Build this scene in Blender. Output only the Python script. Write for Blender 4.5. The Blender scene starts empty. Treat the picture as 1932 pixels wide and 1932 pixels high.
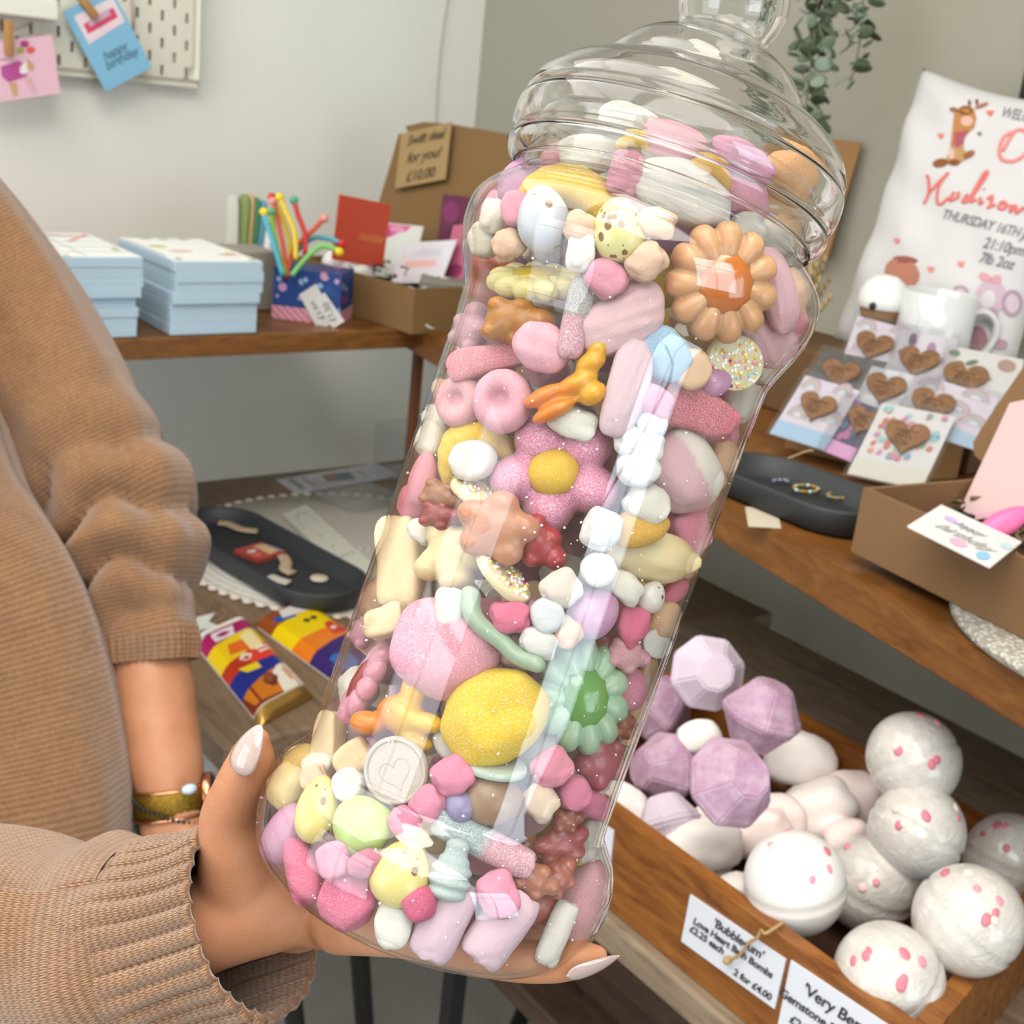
import bpy, bmesh, math, random
import numpy as np
from mathutils import Vector, Matrix, noise
from mathutils import Quaternion
R_ = random.Random(7)
SC = bpy.context.scene
COL = SC.collection
# ---------------------------------------------------------------- camera
F_PX, CX = 2350.0, 966.0
EYE = Vector((0.0, 0.0, 1.39))
def _n(v): v = np.array(v, float); return v / np.linalg.norm(v)
_Z = -_n([-746, 6934, F_PX]); _x = np.array([3134, -476, F_PX]); _X = _n(_x - _x.dot(_Z) * _Z); _Y = np.cross(_Z, _X)
ROT = Matrix((tuple(_X), tuple(_Y), tuple(_Z)))          # camera (x right, y down, z forward) -> world
cam_d = bpy.data.cameras.new('camera'); cam = bpy.data.objects.new('camera', cam_d); COL.objects.link(cam)
cam.matrix_world = Matrix.Translation(EYE) @ (ROT @ Matrix(((1,0,0),(0,-1,0),(0,0,-1)))).to_4x4()
cam_d.sensor_width = 36.0; cam_d.lens = F_PX / 1932 * 36.0; cam_d.clip_start = 0.02; cam_d.clip_end = 50
cam_d.dof.use_dof = True; cam_d.dof.focus_distance = 0.385; cam_d.dof.aperture_fstop = 27.0
SC.camera = cam
# ---------------------------------------------------------------- world, lights, exposure
W = bpy.data.worlds.new('world'); SC.world = W; W.use_nodes = True
W.node_tree.nodes['Background'].inputs[0].default_value = (0.72, 0.84, 1.0, 1); W.node_tree.nodes['Background'].inputs[1].default_value = 1.5
def area(name, loc, aim, sx, sy, power, col):
    d = bpy.data.lights.new(name, 'AREA'); d.shape = 'RECTANGLE'; d.size = sx; d.size_y = sy; d.energy = power; d.color = col
    o = bpy.data.objects.new(name, d); COL.objects.link(o); o.location = loc
    o.rotation_euler = (Vector(aim) - Vector(loc)).to_track_quat('-Z', 'Y').to_euler(); return o
area('daylight_front_window', (0.35, -3.62, 1.36), (0.35, 0, 1.30), 1.90, 2.1, 60, (0.78, 0.89, 1.0))
area('daylight_side_window', (-2.67, 0.55, 1.45), (0, 0.55, 1.3), 2.3, 2.0, 34, (0.98, 0.98, 1.0))
area('ceiling_area_light', (-0.75, -0.9, 2.46), (-0.75, -0.9, 0), 1.6, 1.6, 44, (1.0, 0.97, 0.92))
area('ceiling_area_light', (-0.55, 0.95, 2.46), (-0.55, 0.95, 0), 1.6, 1.5, 28, (1.0, 0.98, 0.95))  # added fill, stands in for side-window light to spare the jar a reflection
area('ceiling_area_light', (0.15, 0.2, 2.46), (0.15, 0.2, 0), 0.6, 0.6, 14, (1.0, 0.92, 0.8))
SC.view_settings.view_transform = 'Standard'; SC.view_settings.look = 'None'; SC.view_settings.gamma = 1.0
SC.view_settings.use_curve_mapping = False; SC.view_settings.exposure = 0.06
cy = SC.cycles
cy.use_denoising = True; cy.max_bounces = 12; cy.diffuse_bounces = 4; cy.glossy_bounces = 4; cy.transmission_bounces = 8
cy.transparent_max_bounces = 24; cy.sample_clamp_indirect = 4.0; cy.caustics_reflective = False; cy.caustics_refractive = True
cy.blur_glossy = 0.3
# ---------------------------------------------------------------- pixel helpers
def cray(px, py): return ROT @ Vector(((px - CX) / F_PX, (py - CX) / F_PX, 1.0))       # z-depth 1
def at(px, py, d): return EYE + cray(px, py) * d
def on_z(px, py, z): r = cray(px, py); return EYE + r * ((z - EYE.z) / r.z)
def on_plane(px, py, p, n): r = cray(px, py); p = Vector(p); n = Vector(n); return EYE + r * ((p - EYE).dot(n) / r.dot(n))
CAMX, CAMY, CAMZ = ROT @ Vector((1,0,0)), ROT @ Vector((0,-1,0)), ROT @ Vector((0,0,-1))   # right, up, towards the viewer
def depth_of(P): return -(Vector(P) - EYE).dot(CAMZ)
# ---------------------------------------------------------------- materials
def lin(h):
    h = h.lstrip('#'); c = [int(h[i:i+2], 16) / 255 for i in (0, 2, 4)]
    return tuple((x / 12.92 if x <= .04045 else ((x + .055) / 1.055) ** 2.4) for x in c) + (1.0,)
_mats = {}
class NT:
    def __init__(s, name):
        s.m = bpy.data.materials.new(name); s.m.use_nodes = True; s.t = s.m.node_tree; s.n = s.t.nodes
        s.b = s.n['Principled BSDF']; s.out = s.n['Material Output']
    def node(s, typ, **kw):
        n = s.n.new(typ)
        for k, v in kw.items(): setattr(n, k, v)
        return n
    def link(s, a, b): s.t.links.new(a, b)
    def coord(s, which='Object', scale=None):
        c = s.node('ShaderNodeTexCoord').outputs[which]
        if scale is None: return c
        m = s.node('ShaderNodeMapping'); s.link(c, m.inputs[0]); m.inputs['Scale'].default_value = scale if hasattr(scale, '__len__') else (scale,)*3
        return m.outputs[0]
    def noise(s, vec, scale, detail=3, rough=.5, dist=0):
        n = s.node('ShaderNodeTexNoise'); s.link(vec, n.inputs['Vector']); n.inputs['Scale'].default_value = scale
        n.inputs['Detail'].default_value = detail; n.inputs['Roughness'].default_value = rough; n.inputs['Distortion'].default_value = dist
        return n.outputs[0]
    def ramp(s, fac, stops, interp='LINEAR'):
        r = s.node('ShaderNodeValToRGB'); s.link(fac, r.inputs[0]); r.color_ramp.interpolation = interp
        e = r.color_ramp.elements
        while len(e) < len(stops): e.new(0.5)
        for k, (p, c) in enumerate(stops): e[k].position = p; e[k].color = lin(c) if isinstance(c, str) else (c, c, c, 1)
        return r.outputs[0]
    def mix(s, fac, a, b):
        n = s.node('ShaderNodeMix', data_type='RGBA')
        for sock, v in ((n.inputs[0], fac), (n.inputs[6], a), (n.inputs[7], b)):
            if isinstance(v, str): sock.default_value = lin(v)
            elif isinstance(v, (int, float, tuple)): sock.default_value = v
            else: s.link(v, sock)
        return n.outputs[2]
    def math(s, op, a, b=None, c=None):
        n = s.node('ShaderNodeMath', operation=op)
        for k, v in enumerate((a, b, c)):
            if v is None: continue
            if isinstance(v, (int, float)): n.inputs[k].default_value = v
            else: s.link(v, n.inputs[k])
        return n.outputs[0]
    def bump(s, h, strength=.3, dist=.001):
        b = s.node('ShaderNodeBump'); s.link(h, b.inputs['Height']); b.inputs['Strength'].default_value = strength; b.inputs['Distance'].default_value = dist
        s.link(b.outputs[0], s.b.inputs['Normal']); return b
    def set(s, **kw):
        for k, v in kw.items():
            i = s.b.inputs[k.replace('_', ' ')]
            if isinstance(v, str): i.default_value = lin(v)
            elif isinstance(v, (int, float, tuple)): i.default_value = v
            else: s.link(v, i)
def M(h, rough=.55, metal=0, spec=.5, coat=0):
    k = (h, rough, metal, spec, coat)
    if k not in _mats:
        s = NT('paint_' + h.lstrip('#')); s.set(Base_Color=h, Roughness=rough, Metallic=metal, Specular_IOR_Level=spec, Coat_Weight=coat); _mats[k] = s.m
    return _mats[k]
def M_wood(name, a, b, c, scale=(1, 12, 12), rough=.45, bump=.15):
    s = NT(name); v = s.coord('Object', scale)
    n = s.noise(v, 6, 6, .6, 1.2); n2 = s.noise(v, 40, 3, .6)
    col = s.ramp(n, [(.3, a), (.5, b), (.7, c)]); col = s.mix(s.math('MULTIPLY', n2, .35), col, a)
    s.set(Base_Color=col, Roughness=rough); s.bump(n2, bump, .0008); return s.m
def clear_plastic(name, tint, f0=1.0, base=1.46):
    s = NT(name); n = s.n; n.remove(s.b)
    tr = s.node('ShaderNodeBsdfTransparent'); tr.inputs[0].default_value = tint
    gl = s.node('ShaderNodeBsdfGlossy'); gl.inputs['Roughness'].default_value = 0.02; gl.inputs[0].default_value = (1, 1, 1, 1)
    lw = s.node('ShaderNodeLayerWeight'); lw.inputs[0].default_value = .5                     # Schlick, the same from both sides
    fr = s.math('ADD', .036*f0, s.math('MULTIPLY', s.math('POWER', lw.outputs['Facing'], 5.0), .9))
    s.link(s.mix(s.math('POWER', lw.outputs['Facing'], 7.0), tint, (.50, .50, .50, 1)), tr.inputs[0])   # longer path through the wall at grazing angles
    mx = s.node('ShaderNodeMixShader'); s.link(fr, mx.inputs[0]); s.link(tr.outputs[0], mx.inputs[1]); s.link(gl.outputs[0], mx.inputs[2])
    s.link(mx.outputs[0], s.out.inputs[0]); return s.m
# ---------------------------------------------------------------- object helpers
def link(name, mesh, mat=None, parent=None):
    o = bpy.data.objects.new(name, mesh); COL.objects.link(o)
    if mat is not None:
        for m in (mat if isinstance(mat, (list, tuple)) else [mat]): mesh.materials.append(m)
    if parent is not None: o.parent = parent
    return o
def tag(o, label, cat, group=None, kind=None):
    o['label'] = label; o['category'] = cat
    if group: o['group'] = group
    if kind: o['kind'] = kind
    return o
def empty(name, label, cat, loc=(0,0,0), group=None):
    o = bpy.data.objects.new(name, None); COL.objects.link(o); o.location = loc; o.empty_display_size = .02
    return tag(o, label, cat, group)
def to_mesh(bm, name='m', smooth=True, world_to=None):
    me = bpy.data.meshes.new(name)
    if world_to is not None: bm.transform(world_to)
    bmesh.ops.recalc_face_normals(bm, faces=bm.faces)
    bm.to_mesh(me); bm.free()
    if smooth: me.shade_smooth()
    return me
def child(name, bm, mat, root, smooth=True):
    """bm is in world coordinates; becomes a part of root (an unrotated empty/mesh)"""
    w = root.matrix_basis.inverted()
    p = root.parent
    while p is not None: w = w @ p.matrix_basis.inverted() if False else (w @ p.matrix_basis.inverted()); p = p.parent
    return link(name, to_mesh(bm, name, smooth, w), mat, root)
def solo(name, bm, mat, label, cat, group=None, smooth=True, kind=None):
    c = Vector((0, 0, 0)); zs = 1e9
    for v in bm.verts: c += v.co; zs = min(zs, v.co.z)
    c /= max(1, len(bm.verts)); c.z = zs
    o = link(name, to_mesh(bm, name, smooth, Matrix.Translation(-c)), mat); o.location = c
    return tag(o, label, cat, group, kind)
def struct(name, bm, mat, smooth=False):
    o = link(name, to_mesh(bm, name, smooth), mat); o['kind'] = 'structure'; return o
def box(bm, lo, hi, M4=None, bev=0, seg=2):
    b = bmesh.new(); bmesh.ops.create_cube(b, size=1)
    lo, hi = Vector(lo), Vector(hi); s = hi - lo; c = (hi + lo) / 2
    b.transform(Matrix.Translation(c) @ Matrix.Diagonal((s.x, s.y, s.z, 1)))
    if bev: bmesh.ops.bevel(b, geom=b.edges[:], offset=bev, segments=seg, affect='EDGES', profile=.5)
    if M4 is not None: b.transform(M4)
    return merge(bm, b)
def merge(bm, b):
    me = bpy.data.meshes.new('t'); b.to_mesh(me); b.free(); bm.from_mesh(me); bpy.data.meshes.remove(me); return bm
def BM(): return bmesh.new()
def prism(bm, pts, depth_vec, mi=0):
    """closed prism from a planar polygon (list of Vector) extruded by depth_vec"""
    d = Vector(depth_vec); a = [bm.verts.new(p) for p in pts]; b = [bm.verts.new(Vector(p) + d) for p in pts]; n = len(pts)
    fs = [bm.faces.new(a[::-1]), bm.faces.new(b)]
    for i in range(n): fs.append(bm.faces.new((a[i], a[(i+1) % n], b[(i+1) % n], b[i])))
    for f in fs: f.material_index = mi
    return bm
def lathe(bm, prof, M4, seg=64, close=False):
    """prof: [(r,z)], revolved about local z, placed by M4"""
    rings = []
    for r, z in prof:
        if r < 1e-6: rings.append([bm.verts.new(M4 @ Vector((0, 0, z)))])
        else: rings.append([bm.verts.new(M4 @ Vector((r*math.cos(2*math.pi*k/seg), r*math.sin(2*math.pi*k/seg), z))) for k in range(seg)])
    for a, b in zip(rings, rings[1:]):
        for k in range(seg):
            k2 = (k+1) % seg
            q = [a[k % len(a)], a[k2 % len(a)], b[k2 % len(b)], b[k % len(b)]]
            q = list(dict.fromkeys(q))
            if len(q) >= 3: bm.faces.new(q)
    return bm
def frame(z, x=None):
    z = Vector(z).normalized()
    x = Vector(x) if x is not None else (Vector((1,0,0)) if abs(z.x) < .8 else Vector((0,1,0)))
    y = z.cross(x).normalized(); x = y.cross(z).normalized()
    return Matrix((x, y, z)).transposed()
def place(loc, z, x=None, s=(1,1,1)):
    return Matrix.Translation(Vector(loc)) @ frame(z, x).to_4x4() @ Matrix.Diagonal((s[0], s[1], s[2], 1))
def tube(bm, pts, rad, seg=10, cap=True, uvl=None, disp=None, ref=None):
    """swept tube through pts; rad: number or list of number / (a,b); disp(i,k,u,v)->radial offset"""
    pts = [Vector(p) for p in pts]; n = len(pts)
    T = [(pts[min(i+1, n-1)] - pts[max(i-1, 0)]).normalized() for i in range(n)]
    up = Vector(ref) if ref is not None else (Vector((0,0,1)) if abs(T[0].z) < .9 else Vector((1,0,0)))
    L = [0.0]
    for i in range(1, n): L.append(L[-1] + (pts[i] - pts[i-1]).length)
    rings = []
    for i in range(n):
        y = T[i].cross(up).normalized(); x = y.cross(T[i]).normalized(); up = x
        r = rad[i] if isinstance(rad, (list, np.ndarray)) else rad
        ra, rb = (r if isinstance(r, (tuple, list)) else (r, r)); ring = []
        for k in range(seg):
            a = 2*math.pi*k/seg; d = disp(i, k, k/seg, L[i]) if disp else 0.0
            ring.append(bm.verts.new(pts[i] + x*(math.cos(a)*(ra+d)) + y*(math.sin(a)*(rb+d))))
        rings.append(ring)
    uv = bm.loops.layers.uv.verify() if uvl else None
    for i in range(n-1):
        for k in range(seg):
            k2 = (k+1) % seg; f = bm.faces.new((rings[i][k], rings[i][k2], rings[i+1][k2], rings[i+1][k]))
            if uv:
                for lp, (uu, vv) in zip(f.loops, ((k/seg, L[i]), ((k+1)/seg, L[i]), ((k+1)/seg, L[i+1]), (k/seg, L[i+1]))): lp[uv].uv = (uu*uvl, vv)
    if cap:
        bm.faces.new(rings[0][::-1]); bm.faces.new(rings[-1])
    return rings
def smooth_path(pts, n=8):
    """Catmull-Rom through tuples of any length"""
    P = [np.array(p, float) for p in pts]; out = []
    for i in range(len(P)-1):
        p0, p1, p2, p3 = P[max(i-1, 0)], P[i], P[i+1], P[min(i+2, len(P)-1)]
        for k in range(n):
            t = k/n; out.append(.5*((2*p1)+(-p0+p2)*t+(2*p0-5*p1+4*p2-p3)*t*t+(-p0+3*p1-3*p2+p3)*t**3))
    out.append(P[-1]); return out
def superell(bm, e1, e2, M4, nu=20, nv=28, wob=0, seed=0, wf=2.0):
    """superellipsoid, unit half-axes; e small = boxy, e1 along z, e2 around"""
    def sp(c, e): return math.copysign(abs(c)**e, c)
    rings = []
    off = Vector((seed*7.3, seed*3.1, seed*5.7))
    def P(u, v):
        p = Vector((sp(math.cos(v), e1)*sp(math.cos(u), e2), sp(math.cos(v), e1)*sp(math.sin(u), e2), sp(math.sin(v), e1)))
        if wob: p *= 1 + wob*noise.noise(p*wf + off)
        return M4 @ p
    for j in range(1, nu):
        v = -math.pi/2 + math.pi*j/nu; rings.append([bm.verts.new(P(2*math.pi*k/nv, v)) for k in range(nv)])
    a = bm.verts.new(P(0, -math.pi/2)); b = bm.verts.new(P(0, math.pi/2))
    for k in range(nv):
        k2 = (k+1) % nv; bm.faces.new((a, rings[0][k2], rings[0][k])); bm.faces.new((b, rings[-1][k], rings[-1][k2]))
        for j in range(len(rings)-1): bm.faces.new((rings[j][k], rings[j][k2], rings[j+1][k2], rings[j+1][k]))
    return bm
def ball(bm, loc, r, rot=None, nu=12, nv=18):
    r = r if hasattr(r, '__len__') else (r, r, r)
    m = Matrix.Translation(Vector(loc)) @ (rot.to_4x4() if rot is not None else Matrix.Identity(4)) @ Matrix.Diagonal((*r, 1))
    return superell(bm, 1, 1, m, nu, nv)
def remesh(bm, voxel, iters=4, keep=None):
    """union of the closed pieces in bm as one smooth surface (new bmesh)"""
    me = bpy.data.meshes.new('r'); bmesh.ops.recalc_face_normals(bm, faces=bm.faces); bm.to_mesh(me); bm.free()
    o = bpy.data.objects.new('r', me); COL.objects.link(o)
    m = o.modifiers.new('r', 'REMESH'); m.mode = 'VOXEL'; m.voxel_size = voxel
    if iters: sm = o.modifiers.new('s', 'SMOOTH'); sm.factor = .5; sm.iterations = iters
    dg = bpy.context.evaluated_depsgraph_get(); ev = o.evaluated_get(dg); me2 = bpy.data.meshes.new_from_object(ev)
    bpy.data.objects.remove(o); out = bmesh.new(); out.from_mesh(me2); bpy.data.meshes.remove(me2); bpy.data.meshes.remove(me)
    return out
# flat printed things ------------------------------------------------------------
class Card:
    """a sheet: p0 bottom-left, p1 bottom-right, p3 top-left as seen from its front"""
    def __init__(s, p0, p1, p3, th=.0012):
        s.p0 = Vector(p0); s.ex = Vector(p1) - s.p0; s.ey = Vector(p3) - s.p0; s.nz = s.ex.cross(s.ey).normalized(); s.th = th
    def at(s, a, b, l=0): return s.p0 + s.ex*a + s.ey*b + s.nz*l
    def bm(s): b = BM(); return prism(b, [s.at(0,0), s.at(1,0), s.at(1,1), s.at(0,1)], -s.nz*s.th)
    def root(s, name, mat, label, cat, group=None): s.o = solo(name, s.bm(), mat, label, cat, group, False); return s.o
    def printed(s, shapes, name='printed_pattern', lift=.0003, parent=None):
        """shapes: (hex, [(a,b)...]) polygons in card units"""
        b = BM(); ms = []; idx = {}
        for k, (h, pts) in enumerate(shapes):
            if h not in idx: idx[h] = len(ms); ms.append(M(h, .6))
            try: f = bm_face(b, [s.at(x, y, lift + .00003*k) for x, y in pts]); f.material_index = idx[h]
            except ValueError: pass
        pa = parent or s.o; w = Matrix.Translation(-pa.location) if pa.parent is None else Matrix.Translation(-(pa.location + pa.parent.location))
        me = bpy.data.meshes.new(name); b.transform(w); b.to_mesh(me); b.free()
        return link(name, me, ms, pa)
    def text(s, st, a, b, size, hexc='2a2a2a', shear=0, align='CENTER', name='lettering', parent=None, bold=0, rot=0, xs=1.0, lift=.0005):
        c = bpy.data.curves.new(name, 'FONT'); c.body = st; c.size = size; c.align_x = align; c.align_y = 'CENTER'; c.shear = shear; c.offset = bold; c.extrude = .00005
        c.space_character = .95; c.resolution_u = 3
        c.materials.append(M(hexc, .6)); o = bpy.data.objects.new(name, c); COL.objects.link(o)
        me = bpy.data.meshes.new_from_object(o.evaluated_get(bpy.context.evaluated_depsgraph_get())); bpy.data.objects.remove(o); bpy.data.curves.remove(c)
        o = bpy.data.objects.new(name, me); COL.objects.link(o)
        pa = parent or s.o; base = pa.location.copy()
        if pa.parent is not None: base = base + pa.parent.location
        x = s.ex.normalized(); y = s.nz.cross(x); r = Matrix((x, y, s.nz)).transposed() @ Matrix.Rotation(rot, 3, 'Z')
        o.parent = pa; o.matrix_basis = Matrix.Translation(s.at(a, b, lift) - base) @ r.to_4x4() @ Matrix.Diagonal((xs, 1, 1, 1)); return o
def bm_face(b, pts): return b.faces.new([b.verts.new(p) for p in pts])
def ell(cx, cy, rx, ry, n=18, rot=0):
    return [(cx + rx*math.cos(2*math.pi*k/n)*math.cos(rot) - ry*math.sin(2*math.pi*k/n)*math.sin(rot), cy + rx*math.cos(2*math.pi*k/n)*math.sin(rot) + ry*math.sin(2*math.pi*k/n)*math.cos(rot)) for k in range(n)]
def rect(x0, y0, x1, y1): return [(x0,y0),(x1,y0),(x1,y1),(x0,y1)]
def heart(cx, cy, w, h, n=28):
    o = []
    for k in range(n):
        t = 2*math.pi*k/n; o.append((cx + w/2*math.sin(t)**3, cy + h/2*((13*math.cos(t) - 5*math.cos(2*t) - 2*math.cos(3*t) - math.cos(4*t))/15)))
    return o[::-1]
def strokes(pts, w, asp=1.0):
    """ribbon quads along a polyline in card units (w in x-units, asp = card width / height)"""
    out = []
    for (x0, y0), (x1, y1) in zip(pts, pts[1:]):
        dx, dy = (x1-x0), (y1-y0)/asp; l = math.hypot(dx, dy) or 1e-9; nx, ny = -dy/l*w/2, dx/l*w/2*asp
        ex, ey = dx/l*w*.25, dy/l*w*.25*asp
        out.append([(x0-nx-ex, y0-ny-ey), (x1-nx+ex, y1-ny+ey), (x1+nx+ex, y1+ny+ey), (x0+nx-ex, y0+ny-ey)])
    return out
# ================================================================= the room
WY, WX, FY, LX, CZ = 2.02, 1.445, -3.55, -2.6, 2.5        # left wall (y), right wall (x), window wall (y), far side wall (x), ceiling
def M_wall():
    s = NT('painted_plaster'); c = s.coord('Object'); n = s.noise(c, 3, 3)
    s.set(Base_Color=s.ramp(n, [(.3, 'e2e2d9'), (.7, 'e6e6df')]), Roughness=.85, Specular_IOR_Level=.2); s.bump(s.noise(c, 180, 2), .05, .001); return s.m
M_WALL = M_wall()
b = BM(); box(b, (LX-.1, WY, 0), (WX+.1, WY+.1, CZ)); struct('wall_left', b, M_WALL)
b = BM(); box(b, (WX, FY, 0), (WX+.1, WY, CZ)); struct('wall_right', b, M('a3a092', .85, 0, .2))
def wall_hole(name, axis, pos, th, lo, hi, h0, h1, z0, z1):
    b = BM()
    def bx(a0, a1, c0, c1):
        if axis == 'y': box(b, (a0, pos, c0), (a1, pos+th, c1))
        else: box(b, (pos, a0, c0), (pos+th, a1, c1))
    bx(lo, h0, 0, CZ); bx(h1, hi, 0, CZ); bx(h0, h1, 0, z0); bx(h0, h1, z1, CZ); return struct(name, b, M_WALL)
wall_hole('wall_front', 'y', FY-.1, .1, LX-.1, WX+.1, -.62, 1.3, .3, 2.4)
wall_hole('wall_rear', 'x', LX-.1, .1, FY, WY, -.6, 1.7, .45, 2.4)
def window(name, axis, pos, h0, h1, z0, z1, nv):
    b = BM(); w = .045
    def bx(a0, a1, c0, c1):
        if axis == 'y': box(b, (a0, pos, c0), (a1, pos+.05, c1))
        else: box(b, (pos, a0, c0), (pos+.05, a1, c1))
    bx(h0, h1, z0, z0+w); bx(h0, h1, z1-w, z1); bx(h0, h0+w, z0, z1); bx(h1-w, h1, z0, z1)
    for k in range(1, nv): x = h0 + (h1-h0)*k/nv; bx(x-.02, x+.02, z0, z1)
    bx(h0, h1, z0+(z1-z0)*.72, z0+(z1-z0)*.72+.04); return struct(name, b, M('3a3a3c', .4))
window('window_1', 'y', FY-.075, -.62, 1.3, .3, 2.4, 2); window('window_2', 'x', LX-.075, -.6, 1.7, .45, 2.4, 2)
def M_floor():
    s = NT('grey_floor'); c = s.coord('Object'); n = s.noise(c, 5, 5, .6)
    s.set(Base_Color=s.ramp(n, [(.3, '8b877e'), (.7, 'a09c93')]), Roughness=.55); return s.m
b = BM(); box(b, (LX-.1, FY-.1, -.1), (WX+.1, WY+.1, 0)); struct('floor', b, M_floor())
b = BM(); box(b, (LX-.1, FY-.1, CZ), (WX+.1, WY+.1, CZ+.1)); struct('ceiling', b, M('e4e2dc', .9))
b = BM(); box(b, (LX, WY-.012, 0), (WX, WY, .09)); struct('baseboard_left', b, M('e9e7e1', .5))
b = BM(); box(b, (WX-.012, FY, 0), (WX, WY-.012, .09)); struct('baseboard_right', b, M('e9e7e1', .5))
# ================================================================= shelves, table, bench
M_SHELF = M_wood('shelf_wood', '5c3713', '774b1f', '875b2b', (3, 3, 14), .4, .12)
M_TABLE = M_wood('table_wood', '66533f', '7d6750', '8f785e', (14, 2, 14), .5, .2)
M_CRATE = M_wood('crate_wood', '5a2d0c', '84501c', '9c6528', (14, 2.5, 14), .45, .15)
M_BENCH = M_wood('bench_wood', '6a5a4a', '857561', '96866f', (14, 2.2, 14), .55, .2)
M_DARKW = M_wood('dark_wood', '2e2019', '463226', '54402f', (14, 2.2, 14), .6, .2)
M_BLACK = M('17181a', .4)
SZ, TZ = 1.07, .75                                                               # shelf top, table top
shelf = empty('wall_shelf', 'brown wooden wall shelf along the left wall carrying paper stacks', 'shelf', (.4, 1.6, 1.04))
b = BM(); box(b, (-.9, 1.41, 1.043), (1.0, WY-.001, SZ-.001), bev=.002); child('shelf_board', b, M_SHELF, shelf, False)
b = BM(); p = on_plane(786, 720, (0, 1.46, 0), (0, 1, 0)); box(b, (p.x-.006, 1.455, 0), (p.x+.006, 1.467, 1.033)); child('upright_post', b, M('6e4327', .5), shelf, False)
b = BM(); box(b, (-.85, 1.5, .98), (-.83, WY-.001, 1.043)); child('bracket', b, M_BLACK, shelf, False)
side = empty('side_shelf', 'brown wooden shelf along the right wall carrying cards, mug and gift box', 'shelf', (1.1, .7, 1.03))
fl = lambda y: .929 + .2056*(y - 1.343)
b = BM(); prism(b, [Vector((fl(1.52), 1.52, 1.034)), Vector((fl(-.25), -.25, 1.034)), Vector((WX-.001, -.25, 1.034)), Vector((WX-.001, 1.52, 1.034))], (0, 0, SZ-1.034))
bmesh.ops.bevel(b, geom=b.edges[:], offset=.002, segments=2, affect='EDGES'); child('shelf_board', b, M_SHELF, side, False)
for y in (-.1, 1.3):
    b = BM(); box(b, (WX-.28, y, .95), (WX-.001, y+.025, 1.034)); child('bracket', b, M_BLACK, side, False)
table = empty('display_table', 'small dark wood table with black metal trestle legs holding a woven mat', 'table', (.88, 1.39, 0))
b = BM(); box(b, (.478, 1.0, TZ-.03), (1.29, 1.78, TZ), bev=.003); child('tabletop', b, M_TABLE, table, False)
for (x0, y0), (x1, y1) in (((.56, 1.08), (.70, 1.16)), ((.66, 1.08), (.80, 1.16)), ((1.2, 1.08), (1.05, 1.16)), ((.56, 1.70), (.70, 1.62)), ((1.2, 1.70), (1.05, 1.62))):
    b = BM(); tube(b, [(x0, y0, TZ-.03), (x1, y1, 0)], .013, 10); child('leg', b, M_BLACK, table)
b = BM(); box(b, (.52, 1.05, TZ-.055), (1.26, 1.08, TZ-.0302)); box(b, (.52, 1.08, TZ-.055), (.55, 1.74, TZ-.0302)); child('metal_frame', b, M_BLACK, table, False)
bench = empty('low_bench', 'grey brown wooden bench under the crate of bath bombs', 'bench', (.8, .5, 0))
b = BM(); box(b, (.590, -.2, .772), (1.15, .95, .7985), bev=.003); child('bench_top', b, M_BENCH, bench, False)
b = BM(); box(b, (.648, -.2, .575), (1.15, .95, .60), bev=.003); child('lower_board', b, M_DARKW, bench, False)
b = BM(); box(b, (.70, -.2, .60), (.725, .95, .7715)); child('back_panel', b, M_DARKW, bench, False)
for x, y in ((.68, .85), (1.12, .85), (.68, -.17), (1.12, -.17)):
    b = BM(); box(b, (x-.009, y-.009, 0), (x+.009, y+.009, .575)); child('leg', b, M_BLACK, bench, False)
# ----------------------------------------------------------------- crate of bath bombs
crate = empty('wooden_crate', 'open brown wooden crate full of white and purple bath bombs', 'crate', (.73, .5, .799))
b = BM(); z0, z1 = .7995, .88
def slab(pts, z0, z1): prism(b, [Vector((x, y, z0)) for x, y in pts], (0, 0, z1-z0))
slab([(.60,.74),(.60,.30),(.613,.30),(.613,.74)], z0, z1); slab([(.857,.74),(.857,.37),(.870,.37),(.870,.74)], z0, z1)
slab([(.613,.74),(.613,.727),(.857,.727),(.857,.74)], z0, z1); slab([(.613,.315),(.613,.301),(.870,.356),(.870,.37)], z0, z1)
child('crate_walls', b, M_CRATE, crate, False)
b = BM(); slab([(.613,.727),(.613,.315),(.857,.37),(.857,.727)], z0+.0005, z0+.006); child('crate_floor', b, M('3a1f0e', .7), crate, False)
def M_bomb():
    s = NT('white_bath_bomb'); g = s.coord('Generated'); n = s.noise(g, 7, 4, .6); n2 = s.noise(g, 30, 3)
    s.set(Base_Color=s.mix(s.math('MULTIPLY', n, .35), 'd9d5ce', 'c8c0b6'), Roughness=.42, Specular_IOR_Level=.6, Coat_Weight=.9, Coat_Roughness=.12)
    s.bump(s.math('ADD', s.noise(g, 4.5, 6, .7, 3.0), s.math('MULTIPLY', n2, .2)), .6, .006); return s.m
def M_pbomb(h):
    s = NT('dusty_bath_bomb_' + h); g = s.coord('Generated'); n = s.noise(g, 5, 4, .65)
    s.set(Base_Color=s.mix(s.ramp(n, [(.3, 0.), (.8, .6)]), h, 'd6c6d2'), Roughness=.85); s.bump(s.noise(g, 25, 4, .6), .25, .002); return s.m
MB = M_bomb(); MP1, MP2 = M_pbomb('a57c97'), M_pbomb('cdbfd0')
PETAL = [M(h, .5) for h in ('c8707f', 'd98a98', 'ecc7c0', 'e2d6c2')]
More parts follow.
